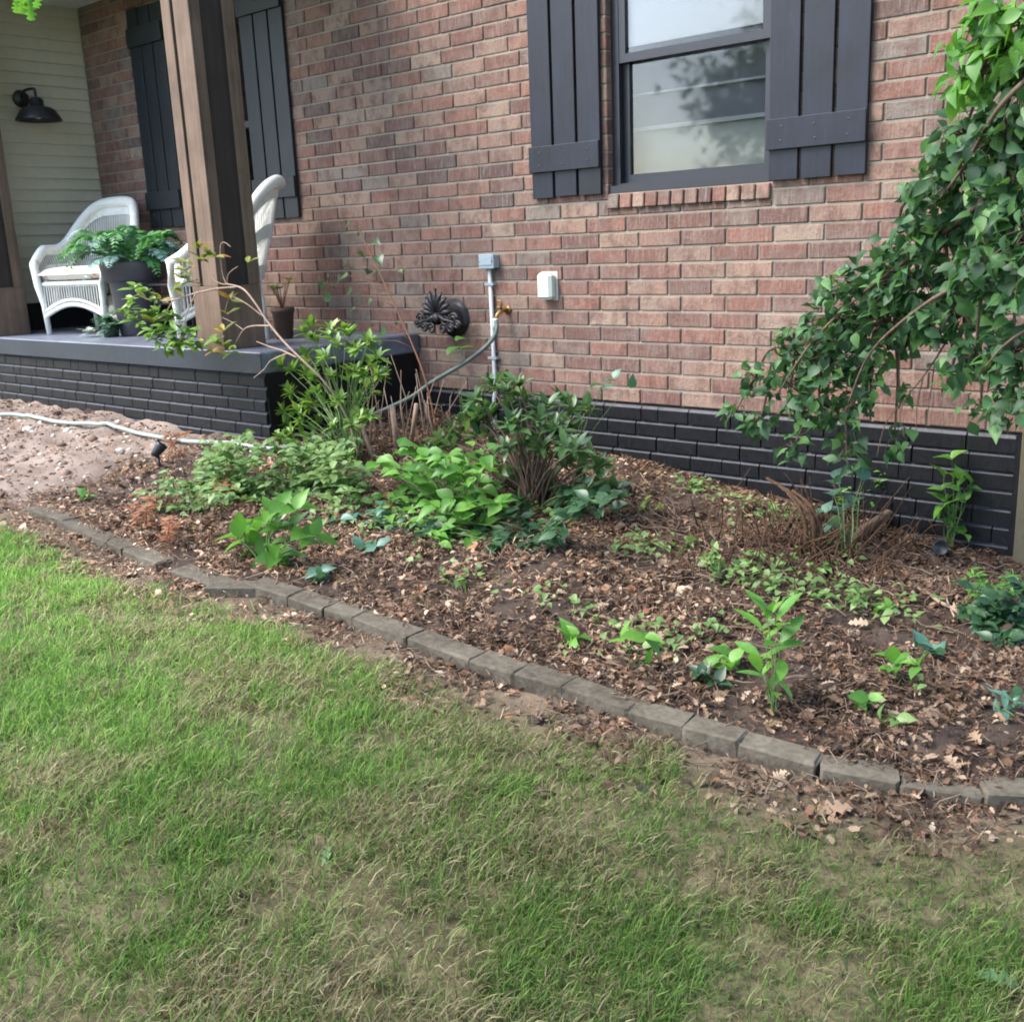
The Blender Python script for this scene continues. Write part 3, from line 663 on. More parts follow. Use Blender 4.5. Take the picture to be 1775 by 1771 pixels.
# ================================================================== PORCH FURNITURE
def wicker_chair(loc, rz, label, cushion):
    t = empty('wicker_chair', loc, label, 'chair', 'white wicker chairs on the porch', rz)
    Tm = Matrix.Translation(loc) @ Matrix.Rotation(rz, 4, 'Z')
    def bl(mb, nm, mat='white', kind=None):
        me = mb.mesh(nm, M[mat]); o = bpy.data.objects.new(nm, me); col.objects.link(o); o.parent = t
        if kind: o['kind'] = kind
        return o
    N = 84; rim = []; base = []
    for i in range(N + 1):
        s = i / N; a_ = (s - .5) * 2                      # -1 .. 1
        th = a_ * math.radians(118)
        hx = math.sin(th); hy = math.cos(th)
        x = .285 * hx * (1 + .1 * (abs(a_) > .8)); y = .02 + .27 * hy
        if abs(a_) > .72: k = (abs(a_) - .72) / .28; x = math.copysign(.285 + .02 * math.sin(k * 3), a_); y = .02 + .27 * math.cos(math.radians(118) * .72) - k * .26
        hgt = .62 + .34 * math.exp(-(a_ / .50) ** 4) - .10 * max(0, (abs(a_) - .86) / .14)
        base.append(Vector((x * .92, y * .94, .36))); lean = .36 * (hgt - .60)
        rim.append(Vector((x * (1 + .16 * (1 - math.exp(-(a_ / .6) ** 2)) + .05), y + lean * max(0, hy) + .01, hgt)))
    q = MB(); q.tube(rim, [.034 + .012 * max(0, 1 - abs(i / N - .5) * 5) for i in range(N + 1)], 10); bl(q, 'rim')
    q = MB()
    for i in range(0, N + 1):
        q.tube([base[i], base[i].lerp(rim[i], .5) + Vector((0, .012, 0)), rim[i]], .0036, 5, cap=False)
        if i < N: a_ = base[i].lerp(base[i + 1], .5); b_ = rim[i].lerp(rim[i + 1], .5); q.tube([a_, b_], .0022, 4, cap=False)
    bl(q, 'spindles', kind='stuff')
    for f0, f1, nm in ((0, .16, 'lower_band'), (.44, .58, 'middle_band'), (.84, 1.0, 'upper_band')):
        q = MB(); vs = []; K = 4
        for sgn in (1, -1):
            for i in range(N + 1):
                for j in range(K + 1):
                    p = base[i].lerp(rim[i], f0 + (f1 - f0) * j / K); n_ = Vector((p.x, p.y, 0)).normalized(); vs.append(p + n_ * (.008 + .003 * ((i + j) % 2)) * sgn)
        W = K + 1; o_ = (N + 1) * W
        fs = [(i * W + j, (i + 1) * W + j, (i + 1) * W + j + 1, i * W + j + 1) for i in range(N) for j in range(K)]
        fs += [tuple(k + o_ for k in f)[::-1] for f in fs]; q.add(vs, fs); bl(q, nm)
    q = MB(); q.box(-.27, .27, -.27, .26, .345, .385, bev=.015); bl(q, 'seat')
    if cushion:
        q = MB(); G_ = 14; vs = []
        for top in (0, 1):
            for i in range(G_ + 1):
                for j in range(G_ + 1):
                    u = i / G_ * 2 - 1; v = j / G_ * 2 - 1; e_ = (max(0, 1 - abs(u) ** 5) * max(0, 1 - abs(v) ** 5)) ** .4
                    vs.append((u * .265, -.02 + v * .27, .435 + (.055 if top else -.048) * e_))
        W = G_ + 1; fs = [(i * W + j, (i + 1) * W + j, (i + 1) * W + j + 1, i * W + j + 1) for i in range(G_) for j in range(G_)]; o_ = W * W
        q.add(vs, [f[::-1] for f in fs] + [tuple(k + o_ for k in f) for f in fs], True); bl(q, 'cushion', 'cushion')
    fr = [rim[0], Vector((-.30, -.27, .5)), Vector((-.285, -.275, .36)), Vector((-.262, -.265, .22)), Vector((-.255, -.26, 0))]
    for sx in (1, -1):
        q = MB(); q.tube([(p.x * sx if sx == 1 else -p.x, p.y, p.z) for p in fr], [.036, .030, .028, .021, .019], 10); bl(q, 'leg')
        q = MB(); q.tube([(sx * .22, .24, .36), (sx * .23, .27, 0)], [.022, .018], 8); bl(q, 'leg')
    q = MB()
    for side in range(3):
        P0, P1 = [((-.262, -.268), (.262, -.268)), ((-.262, -.26), (-.225, .25)), ((.262, -.26), (.225, .25))][side]
        arch = []
        for k in range(25):
            t_2 = k / 24; x = P0[0] + (P1[0] - P0[0]) * t_2; y = P0[1] + (P1[1] - P0[1]) * t_2; z = .13 + .085 * math.sin(math.pi * t_2)
            arch.append(Vector((x, y, z))); q.tube([(x, y, .35), (x, y, z)], .0045, 5, cap=False)
        q.tube(arch, .016, 8); q.tube([p + Vector((0, 0, .035)) for p in arch], .012, 6)
    bl(q, 'skirt')
    return t
f1 = atZ(83, 580, .93); f2 = f1 + Vector((.49, .22, 0)); mid = (f1 + f2) / 2; rz1 = math.atan2(.22, .49)
fwd = Vector((math.sin(rz1), -math.cos(rz1), 0))
wicker_chair(Vector((mid.x, mid.y, .931)) - fwd * .265, rz1, 'white wicker armchair with flowered cushion near the tan siding', True)
wicker_chair(Vector((-2.46, -.67, .931)), math.radians(-35), 'white wicker armchair mostly hidden behind the brown porch post', False)
# tall planter and fern
pp = atZ(239, 583, .93); pp = Vector((pp.x - .12, pp.y + .10, .931))
pl = tag(MB().lathe([(0, 0), (.135, 0), (.14, .01), (.172, .36), (.176, .375), (.20, .378), (.212, .385), (.228, .50), (.225, .512), (.205, .512), (.20, .47), (0, .465)], pp, 36).build('planter', M['pot']), 'tall charcoal planter with a wide rim on the porch slab', 'planter')
fe = empty('potted_fern', pp + Vector((0, 0, .47)), 'green artificial fern spilling over the tall charcoal planter', 'fern')
def frond(root, az, reach, rise, drop, mat, n=22, w=.06, par=fe, shape='lance'):
    pts = []; lst = []
    for k in range(n + 1):
        t = k / n; r = reach * t; pts.append(root + Vector((math.cos(az) * r, math.sin(az) * r, rise * math.sin(t * math.pi * .62) - drop * t ** 3)))
    for k in range(2, n):
        t = k / n; d = (pts[k + 1] - pts[k - 1]).normalized(); s_ = Vector((0, 0, 1)).cross(d).normalized(); up = d.cross(s_)
        ww = w * (math.sin(math.pi * (t * .85 + .12))) * 1.1
        for sg in (-1, 1): lst.append(lmx(pts[k], s_ * sg + d * .55 + up * R.uniform(-.3, .1), up * -1 if up.z < 0 else up, ww * R.uniform(.85, 1.2)))
    Vs = []; Ts = []; tn = []; b = 0
    for p, x, y, z in lst:
        V, T = SH[shape][0]; W = V[:, :1] * np.array(x) * 1.5 + V[:, 1:2] * np.array(y) + V[:, 2:] * np.array(z) + np.array(p); Vs.append(W); Ts.append(T + b); b += len(V); tn += [R.random() * .4] * len(V)
    link('frond', npmesh('frond', np.vstack(Vs), np.vstack(Ts), L[mat], tint=np.array(tn), smooth=True), None, par)
for k in range(46):
    az = k * 2.399 + R.uniform(-.3, .3); bl_ = (math.cos(az - math.radians(-40)) > .3 and R.random() < .45)
    lng = math.cos(az - math.radians(200))
    frond(pp + Vector((.07 * math.cos(az), .07 * math.sin(az), .48)), az, R.uniform(.26, .38) + .15 * max(0, lng), R.uniform(.10, .30), R.uniform(.05, .22) + .05 * max(0, lng), 'fern_blue' if bl_ else 'fern', w=.075)
# small plants and ornament on the slab
def rosette(name, label, cat, c, n, size, shape, mat, spread=.9, rise=.5, jitter=.02, layers=1, parent=None, group=None, stemmat='stem_green', minpx=13, cap=60):
    t = parent or empty(name, c, label, cat, group); lst = []
    for k in range(n):
        az = k * 2.399 + R.uniform(-.3, .3); el = rise + R.uniform(-.35, .35); lay = (k % layers) / max(1, layers)
        d = Vector((math.cos(az) * math.cos(el), math.sin(az) * math.cos(el), math.sin(el)))
        lst.append(lmx(Vector(c) + Vector((0, 0, lay * spread * .1)) + rv(jitter), d, Vector((0, 0, 1)) - d * .3, size * R.uniform(.7, 1.15)))
    leaves(t, lst, shape, L[mat], cap, minpx); return t
c1_ = atZ(180, 585, .93); c1_.y += .06
hp1 = empty('potted_hosta', (c1_.x, c1_.y, .931), 'small leafy green plant in a dark green pot left of the planter', 'potted plant')
MB().lathe([(0, 0), (.05, 0), (.062, .08), (.055, .085), (0, .08)], (c1_.x, c1_.y, .931), 20).build('pot', simple('green_glazed_pot', (.03, .06, .035), .8, .3, 20, .1), hp1)
rosette('', '', '', (c1_.x, c1_.y, 1.03), 60, .12, 'ell', 'blue', parent=hp1, rise=.15, jitter=.05)
c2_ = atZ(148, 585, .93)
rosette('silver_succulent', 'silvery succulent rosette lying at the left of the green potted plant', 'succulent', (c2_.x, c2_.y + .03, .965), 20, .075, 'ell', 'silver', rise=.3, jitter=.015)
d0 = atZ(205, 577, .93); dx_ = Vector((d0.x, d0.y, .931))
dw = empty('driftwood_ornament', dx_, 'bleached driftwood ornament leaning in front of the tall planter', 'ornament')
q = MB()
q.tube(catmull([dx_ + Vector(p) for p in ((.05, .0, .0), (.02, .01, .08), (-.03, .015, .17), (-.085, .02, .26), (-.10, .03, .34), (-.09, .03, .40))], 4), [.018 + .03 * math.sin(min(1, k / 14) * 3.0) + .008 * ((k * 7) % 3) for k in range(21)], 9); q.build('driftwood_trunk', M['drift'], dw)
q = MB(); q.tube([dx_ + Vector((.10, -.01, 0)), dx_ + Vector((.02, .0, .13)), dx_ + Vector((-.015, .01, .27))], [.010, .013, .016], 7); q.build('leaning_stick', M['drift'], dw)
q = MB(); q.tube([dx_ + Vector((-.06, 0, .30)), dx_ + Vector((-.10, -.03, .2)), dx_ + Vector((-.07, -.03, .1))], [.02, .028, .01], 8); q.tube([dx_ + Vector((-.02, 0, .2)), dx_ + Vector((.0, -.03, .13)), dx_ + Vector((.035, -.02, .03))], [.02, .022, .008], 8); q.build('driftwood_branch', M['drift'], dw)
tp = atZ(482, 585, .93); tp.y = max(tp.y, -.5); tp = Vector((-1.97, -.56, .931))
bp = empty('brown_pot_plant', tp, 'leggy red stemmed plant in a dark brown pot right of the porch post', 'potted plant')
MB().lathe([(0, 0), (.05, 0), (.068, .16), (.074, .165), (.074, .19), (.063, .19), (.06, .17), (0, .165)], tp, 24).build('pot', M['terracotta'], bp)
q = MB(); lst = []
for k in range(9):
    a_ = R.uniform(0, 6.28); e_ = tp + Vector((math.cos(a_) * .06, math.sin(a_) * .06, R.uniform(.28, .36))); q.tube([tp + Vector((0, 0, .17)), tp.lerp(e_, .5) + Vector((0, 0, .1)), e_], .003, 5)
    for j in range(6): lst.append(lmx(e_, Vector((math.cos(j), math.sin(j), .6)), (0, 0, 1), .045))
q.build('stems', M['stem_red'], bp); leaves(bp, lst, 'ell', L['autumn'], 30)
# wire side table between the chairs
wt = empty('wire_side_table', (-3.0, -.55, .931), 'small black metal side table between the two wicker chairs', 'side table')
q = MB(); q.box(-3.25, -2.75, -.72, -.36, 1.27, 1.285, bev=.004); q.build('table_top', M['iron'], wt)
for sx in (-3.22, -2.78):
    for sy in (-.69, -.39): MB().tube([(sx, sy, .931), (sx, sy, 1.27)], .010, 6).build('leg', M['iron'], wt)
q = MB()
for z in (1.05, 1.15): q.tube([(-3.22, -.69, z), (-2.78, -.69, z), (-2.78, -.39, z), (-3.22, -.39, z)], .006, 5, closed=True)
q.build('rails', M['iron'], wt)
# a few dry leaves at the siding
dl = atZ(52, 548, .93); rosette('dry_leaf_clump', 'clump of dry orange leaves on the slab at the foot of the siding', 'dry leaves', (max(dl.x, -4.9), dl.y, .95), 8, .07, 'lance', 'dead', rise=.5, jitter=.03)

# ================================================================== EDGING
eg = empty('garden_edging', gp(1, -2.27), 'curving row of weathered concrete edging blocks between lawn and bed', 'edging')
bd = [(-1.684, -2.40), (-1.305, -2.416), (-.715, -2.441), (-.432, -2.432), None, (-.327, -2.437), (-.02, -2.416), None, (.068, -2.345), (.285, -2.308), (.484, -2.301), (.63, -2.286), (.904, -2.269), None, (.915, -2.275), (1.209, -2.267), (1.387, -2.251), (1.573, -2.228), (1.81, -2.217), (1.992, -2.197), (2.157, -2.165), (2.381, -2.14), (2.574, -2.065), (2.76, -1.975), (2.93, -1.88), (3.13, -1.76), (3.32, -1.65)]
def block(a, b, dz=0, w=.098, tilt=0, h=.10, yaw=0):
    a = Vector((a[0], a[1], 0)); b = Vector((b[0], b[1], 0)); c = (a + b) / 2; l = (b - a).length + .001; an = math.atan2((b - a).y, (b - a).x) + yaw
    q = MB(); q.box(-l / 2, l / 2, -w / 2, w / 2, -h, 0, bev=.006)
    me = q.mesh('edging_block', M['stone']); bmv = me.vertices
    for v in bmv: v.co += Vector((R.uniform(-1, 1), R.uniform(-1, 1), R.uniform(-1, 1))) * .0045
    z = float(np.interp(c.x, LX, LZ)) + .050 + dz + R.choice([0, 0, -.006, .005])
    link('edging_block', me, None, eg, Matrix.Translation((c.x, c.y, z)) @ Matrix.Rotation(an, 4, 'Z') @ Matrix.Rotation(tilt + R.uniform(-.04, .04), 4, 'X') @ Matrix.Rotation(math.atan2(float(np.interp(a.x, LX, LZ) - np.interp(b.x, LX, LZ)), l) + R.uniform(-.012, .012), 4, 'Y'))
i = 0
while i < len(bd) - 1:
    if bd[i] is None or bd[i + 1] is None: i += 1; continue
    x = bd[i][0]; block(bd[i], bd[i + 1], R.uniform(-.004, .004) - (.008 if x > 2.3 else 0) - (.006 if x < -.5 else 0), yaw=R.uniform(-.05, .05)); i += 1
block((-.07, -2.475), (.10, -2.36), .004, w=.10, yaw=.15)

# ================================================================== PLANTS
def px_plant(name, label, cat, base_px, tips, shape, mat, size, n=7, mode='whorl', dy=.12, stem='stem_green', sr=.005, yoff=0, group=None, cap=120, minpx=13, base=None, multi=.05, up=.5, ybias=0.0, dup=0):
    tips = list(tips) + [(t_[0] + R.uniform(-26, 26), t_[1] + R.uniform(-16, 26)) for t_ in tips for _ in range(dup)]
    b = base or hit(*base_px); b = Vector(b); t = empty(name, b, label, cat, group); q = MB(); lst = []
    for tip in tips:
        Y = b.y + yoff + (tip[2] if len(tip) > 2 else R.uniform(-dy, dy)); e = atY(tip[0], tip[1], Y)
        g = float(G(e.x, e.y)) + .02
        if e.z < g: e = hit(tip[0], tip[1], .03)
        r_ = b + Vector((R.uniform(-multi, multi), R.uniform(-multi, multi), -.01)); h = max(.02, e.z - r_.z)
        cpts = catmull([r_, r_.lerp(e, .35) + Vector((0, 0, .16 * h)) + rv(.02), r_.lerp(e, .72) + Vector((0, 0, .12 * h)) + rv(.02), e], 4)
        q.tube(cpts, [sr * (1 - .6 * k / (len(cpts) - 1)) for k in range(len(cpts))], 5)
        dr = (cpts[-1] - cpts[-3]).normalized()
        if mode == 'whorl':
            for k in range(n):
                az = k * 2.399 + R.uniform(-.4, .4); s_ = dr.orthogonal().normalized(); s2 = dr.cross(s_)
                d = (s_ * math.cos(az) + s2 * math.sin(az)) + dr * R.uniform(.1, 1.3) + Vector((0, 0, up * .5)); lst.append(lmx(e - dr * R.uniform(0, size * .5), d, Vector((0, 0, 1)) + dr * .5 + rv(.3), size * R.uniform(.65, 1.2)))
        else:
            L_ = len(cpts)
            for k in range(n):
                f = R.uniform(.45, 1.0) if mode == 'sprig' else R.uniform(.15, 1); i0 = min(L_ - 2, int(f * (L_ - 1))); p = cpts[i0].lerp(cpts[i0 + 1], f * (L_ - 1) - i0)
                az = R.uniform(0, 6.28); d = Vector((math.cos(az), math.sin(az), R.uniform(-.5, .5) + up * .4)); lst.append(lmx(p, d, Vector((0, 0, 1)) + TOCAM(p) * .5 + rv(.35), size * R.uniform(.6, 1.2)))
    q.build('stems', M[stem], t); leaves(t, lst, shape, L[mat], cap, minpx); return t
# shrub by the porch corner
px_plant('young_rhododendron', 'upright light green shrub growing against the black porch corner', 'shrub', (612, 800),
    [(525, 572), (548, 588), (570, 566), (598, 572), (585, 596), (530, 610), (556, 625), (610, 600), (640, 590), (655, 618), (505, 640), (540, 655), (575, 650), (605, 640), (630, 650), (665, 650), (500, 680), (530, 690), (560, 695), (590, 690), (618, 690), (650, 680), (490, 712), (520, 722), (552, 730), (585, 725), (612, 735), (500, 750), (535, 760), (570, 765), (600, 770), (478, 738), (560, 790), (640, 720)],
    'ell', 'rhodo', .066, 13, 'whorl', dy=.2, stem='stem_green', sr=.003, cap=280, dup=1)
# the bare arching branch across the post
ab = empty('arching_branch_shrub', hit(625, 795), 'long bare arching branch with sparse yellowing leaves crossing the porch post', 'shrub')
q = MB(); Y0 = -1.34
def br(pts, r0, r1, n=5):
    P = catmull([atY(a, b, c) for a, b, c in pts], n); q.tube(P, [r0 + (r1 - r0) * k / (len(P) - 1) for k in range(len(P))], 6); return P
br([(622, 790, -1.15), (600, 720, -1.2), (565, 665, -1.28), (522, 622, Y0), (490, 590, Y0), (462, 555, Y0), (440, 522, Y0), (420, 500, Y0), (392, 492, Y0)], .0065, .005)
br([(392, 492, Y0), (385, 470, Y0), (382, 430, Y0), (388, 420, Y0), (400, 428, Y0)], .004, .002)
br([(392, 494, Y0), (375, 488, Y0), (363, 472, Y0)], .004, .002); br([(394, 493, Y0), (396, 475, Y0), (412, 462, Y0)], .003, .0015)
br([(410, 498, Y0), (380, 500, -1.38), (340, 508, -1.42), (300, 520, -1.45), (262, 520, -1.48), (238, 510, -1.5)], .006, .003)
br([(340, 508, -1.42), (325, 540, -1.45), (318, 570, -1.46), (322, 595, -1.46)], .004, .002); br([(300, 520, -1.45), (285, 545, -1.47), (270, 555, -1.47)], .004, .002)
br([(470, 565, Y0), (440, 565, Y0), (422, 572, Y0), (405, 600, Y0), (395, 610, Y0)], .005, .002); br([(422, 572, Y0), (405, 560, Y0), (385, 550, Y0)], .003, .0015)
br([(515, 620, Y0), (490, 608, Y0), (465, 600, Y0), (445, 592, Y0)], .005, .002); br([(500, 612, Y0), (470, 625, -1.36), (458, 640, -1.37), (440, 655, -1.37)], .004, .002)
br([(455, 548, Y0), (425, 525, Y0), (400, 515, Y0), (390, 540, Y0)], .003, .0015)
q.build('branches', M['twig'], ab); la = []; lb = []; lc = []
def whorl(lst, px, py, Y, n, size, up=.4, sp=0):
    e = atY(px, py, Y)
    for k in range(n):
        az = k * 2.399 + R.uniform(-.4, .4); d = Vector((math.cos(az), math.sin(az) * .7, R.uniform(-.5, .5) + up)); lst.append(lmx(e + rv(sp), d, Vector((0, -.4, 1)) + rv(.3), size * R.uniform(.7, 1.2)))
for px, py, Y, n in ((345, 430, -1.36, 7), (360, 440, -1.36, 6), (322, 470, -1.42, 6), (310, 480, -1.42, 6), (330, 490, -1.4, 5), (400, 520, Y0, 5), (395, 545, Y0, 4), (430, 455, Y0, 2), (385, 600, -1.4, 5), (350, 450, -1.36, 6), (372, 445, -1.36, 5), (318, 455, -1.42, 7), (305, 500, -1.44, 6), (280, 520, -1.45, 7), (388, 575, -1.38, 5), (372, 610, -1.4, 6), (265, 560, -1.47, 8)): whorl(la, px, py, Y, n, .085)
for px, py, Y, n in ((235, 500, -1.5, 9), (222, 540, -1.5, 10), (240, 560, -1.5, 8), (262, 510, -1.48, 8), (280, 545, -1.48, 9), (270, 575, -1.48, 10), (300, 560, -1.46, 9), (300, 590, -1.46, 10), (325, 600, -1.46, 10), (285, 600, -1.47, 9), (330, 575, -1.45, 7), (375, 590, -1.4, 5), (400, 605, -1.38, 5), (310, 575, -1.46, 9), (228, 520, -1.5, 9), (232, 550, -1.5, 9), (255, 540, -1.48, 9), (290, 570, -1.47, 10), (275, 590, -1.47, 10), (315, 590, -1.46, 10), (305, 605, -1.46, 9), (340, 590, -1.45, 9), (296, 545, -1.47, 9), (260, 575, -1.48, 9)): whorl(lb, px, py, Y, n + 1, .080, .1, .02)
leaves(ab, la, 'ell', L['autumn'], 60); leaves(ab, lb, 'ell', L['rhodo'], 130)
# thin sapling
sp_ = empty('thin_sapling', hit(757, 745), 'tall thin sapling with a few round leaves in front of the brick', 'sapling'); q = MB()
P = br([(757, 745, -.62), (738, 660, -.62), (712, 590, -.62), (680, 520, -.62), (650, 455, -.62), (632, 418, -.62), (622, 392, -.62)], .006, .0035); lst = []; lst2 = []
for px, py, s_ in ((606, 388, .07), (622, 400, .06), (648, 418, .075), (628, 436, .08), (655, 443, .085), (600, 456, .06), (640, 468, .07), (612, 460, .05), (570, 478, .075), (560, 490, .06), (590, 482, .08), (578, 496, .06), (575, 513, .08), (602, 478, .07), (610, 503, .07), (625, 515, .06), (655, 470, .06), (665, 480, .05), (690, 470, .04), (700, 465, .03), (615, 535, .05), (645, 520, .05), (650, 560, .05), (670, 575, .08), (660, 590, .05), (690, 560, .04)):
    p = atY(px, py, -.62 + R.uniform(-.06, .06)); j = min(P, key=lambda a_: (a_ - p).length + abs(a_.z - p.z + .05)); q.tube([j, j.lerp(p, .5) + Vector((0, 0, .02)), p], .0014, 4)
    lst.append(lmx(p, (p - j).normalized() + Vector((0, 0, -.5)) + rv(.3), TOCAM(p) + Vector((0, 0, .5)) + rv(.4), s_))
q.build('stem', M['stem_red'], sp_); leaves(sp_, lst, 'heart', L['rhodo_dark'], 60)
px_plant('small_wall_seedling', 'small seedling with two oval leaves in front of the brick above the hose', 'seedling', None, [(775, 612), (790, 590), (798, 604)], 'heart', 'bright', .085, 1, 'whorl', dy=.01, base=gp(-.62, -.35), sr=.002)
# centre shrub
px_plant('broad_rhododendron', 'dark green rhododendron with narrow whorled leaves in the middle of the bed', 'shrub', (930, 882),
    [(760, 760), (785, 745), (740, 790), (775, 770), (800, 735), (815, 715), (822, 690), (850, 668), (872, 660), (890, 676), (910, 690), (880, 705), (850, 712), (826, 722), (930, 716), (950, 700), (975, 690), (995, 705), (900, 735), (935, 745), (965, 738), (990, 735), (870, 745), (845, 750), (905, 765), (940, 775), (970, 770), (1002, 772), (1020, 790), (880, 785), (990, 800), (1010, 815), (850, 790), (930, 800), (890, 815), (1045, 835), (1060, 850), (955, 830), (865, 835), (905, 850), (1020, 850)],
    'ell', 'rhodo_dark', .085, 11, 'whorl', dy=.22, stem='bark', sr=.005, cap=280, dup=1)
px_plant('low_dark_creeper', 'low dark leafy creeper on the mulch below the middle shrub', 'creeper', (935, 935),
    [(865, 930), (885, 915), (905, 940), (925, 920), (945, 935), (965, 925), (980, 938), (990, 900), (1010, 880), (1040, 870), (1070, 862), (900, 900), (950, 905), (850, 950), (870, 890), (1060, 880), (650, 900), (680, 890), (700, 915), (730, 925), (800, 925), (830, 915), (840, 940), (770, 880), (810, 895)], 'ovate', 'dark', .070, 9, 'sprig', dy=.1, sr=.003, cap=120)
px_plant('dark_compound_sprig', 'dark drooping sprig reaching right from the middle shrub', 'shrub', (945, 890), [(1000, 842), (1035, 848), (1068, 852), (1098, 856), (1060, 862), (985, 856)], 'ovate', 'dark', .10, 6, 'sprig', dy=.05, sr=.003)
px_plant('bright_broadleaf_plant', 'bright green broad leaved plant left of the middle shrub', 'plant', (790, 905),
    [(650, 800), (665, 785), (690, 772), (712, 778), (740, 790), (700, 800), (728, 812), (765, 790), (800, 775), (822, 770), (845, 790), (770, 815), (800, 808), (830, 815), (690, 830), (720, 838), (755, 842), (790, 838), (820, 845), (650, 860), (680, 862), (710, 872), (745, 872), (780, 868), (810, 872), (840, 865), (640, 890), (672, 895), (735, 905), (770, 900), (800, 900), (760, 935), (830, 900), (850, 835), (870, 870), (820, 935)],
    'ovate', 'bright', .090, 5, 'sprig', dy=.22, sr=.003, cap=250, dup=1)
px_plant('left_lower_sprig', 'grey green low sprig spreading over mulch left of the bright broad leaved plant', 'plant', (690, 905), [(560, 905), (590, 900), (620, 890), (640, 885), (660, 875), (600, 890), (655, 905), (675, 915)], 'ovate', 'blue', .075, 4, 'sprig', dy=.05, sr=.003)
px_plant('bright_big_leaf_sapling', 'bright sapling with very large pale leaves near the edging blocks', 'sapling', (462, 978),
    [(405, 922), (420, 935), (445, 905), (470, 880), (495, 870), (515, 882), (480, 905), (505, 912), (445, 938), (430, 960), (475, 945), (500, 955), (535, 938), (548, 930), (460, 968), (485, 975)], 'ovate', 'bright', .125, 3, 'whorl', dy=.08, sr=.004, cap=70)
# yellow green patch by the porch corner
tips_ = []
for k in range(150):
    x = R.uniform(330, 640); y = R.uniform(740, 880); 
    if y > 760 + (640 - x) * -.1 and y < 900 - abs(x - 450) * .12: tips_.append((x, y))
k3 = len(tips_) // 3
px_plant('pale_groundcover_shrub', 'pale yellow green small leaved shrub at the foot of the porch corner', 'shrub', (520, 850), [t for t in tips_ if t[0] > 470], 'ovate', 'mint', .058, 9, 'sprig', dy=.15, sr=.0025, cap=120, minpx=15)
px_plant('pale_groundcover_patch', 'pale small leaved weeds between the black stake light and the porch corner', 'weeds', (400, 850), [t for t in tips_ if t[0] <= 470], 'ovate', 'mint', .056, 9, 'sprig', dy=.15, sr=.0025, cap=120, minpx=15)
px_plant('left_weed_patch', 'pale green weeds among rusty fern left of the bright sapling', 'weeds', (330, 880), [(250, 850), (270, 835), (300, 850), (325, 835), (350, 850), (380, 860), (345, 880), (310, 880), (400, 830), (375, 820), (290, 815), (265, 870), (240, 862), (410, 860), (430, 845)], 'ovate', 'mint', .05, 8, 'sprig', dy=.2, sr=.0025, cap=80, minpx=15)
for px, py, h_, lb_ in ((305, 785, 40, 'rusty dead fern beside the black stake light'), (250, 905, 60, 'tall rusty dead fern near the left edging blocks'), (292, 935, 40, 'small rusty dead fern just behind the edging blocks'), (385, 850, 40, 'rusty dead sprig among the pale weeds')):
    px_plant('dead_fern', lb_, 'dead fern', (px, py + 15), [(px + R.uniform(-22, 22), py - R.uniform(.2, 1) * h_) for k in range(8)], 'lance', 'dead', .05, 9, 'along', dy=.05, stem='stem_red', sr=.002, group='rusty dead ferns')
# dead upright stalks between shrubs
ds = empty('dead_stalks', hit(690, 780), 'cluster of bare brown stalks between the porch corner and the middle shrub', 'dead shrub'); q = MB()
for k in range(26):
    b0 = hit(R.uniform(610, 790), R.uniform(760, 800)); q.tube([b0, b0 + Vector((R.uniform(-.05, .05), 0, R.uniform(.12, .3))), b0 + Vector((R.uniform(-.12, .12), R.uniform(-.05, .05), R.uniform(.25, .5)))], [.004, .003, .0015], 5)
for a_, b_, r_ in (((690, 790), (680, 705), .016), ((650, 800), (625, 735), .011), ((712, 775), (722, 700), .013)): b0 = hit(*a_); q.tube([b0, atY(*b_, b0.y)], r_, 7)
q.build('stalks', M['twig'], ds)

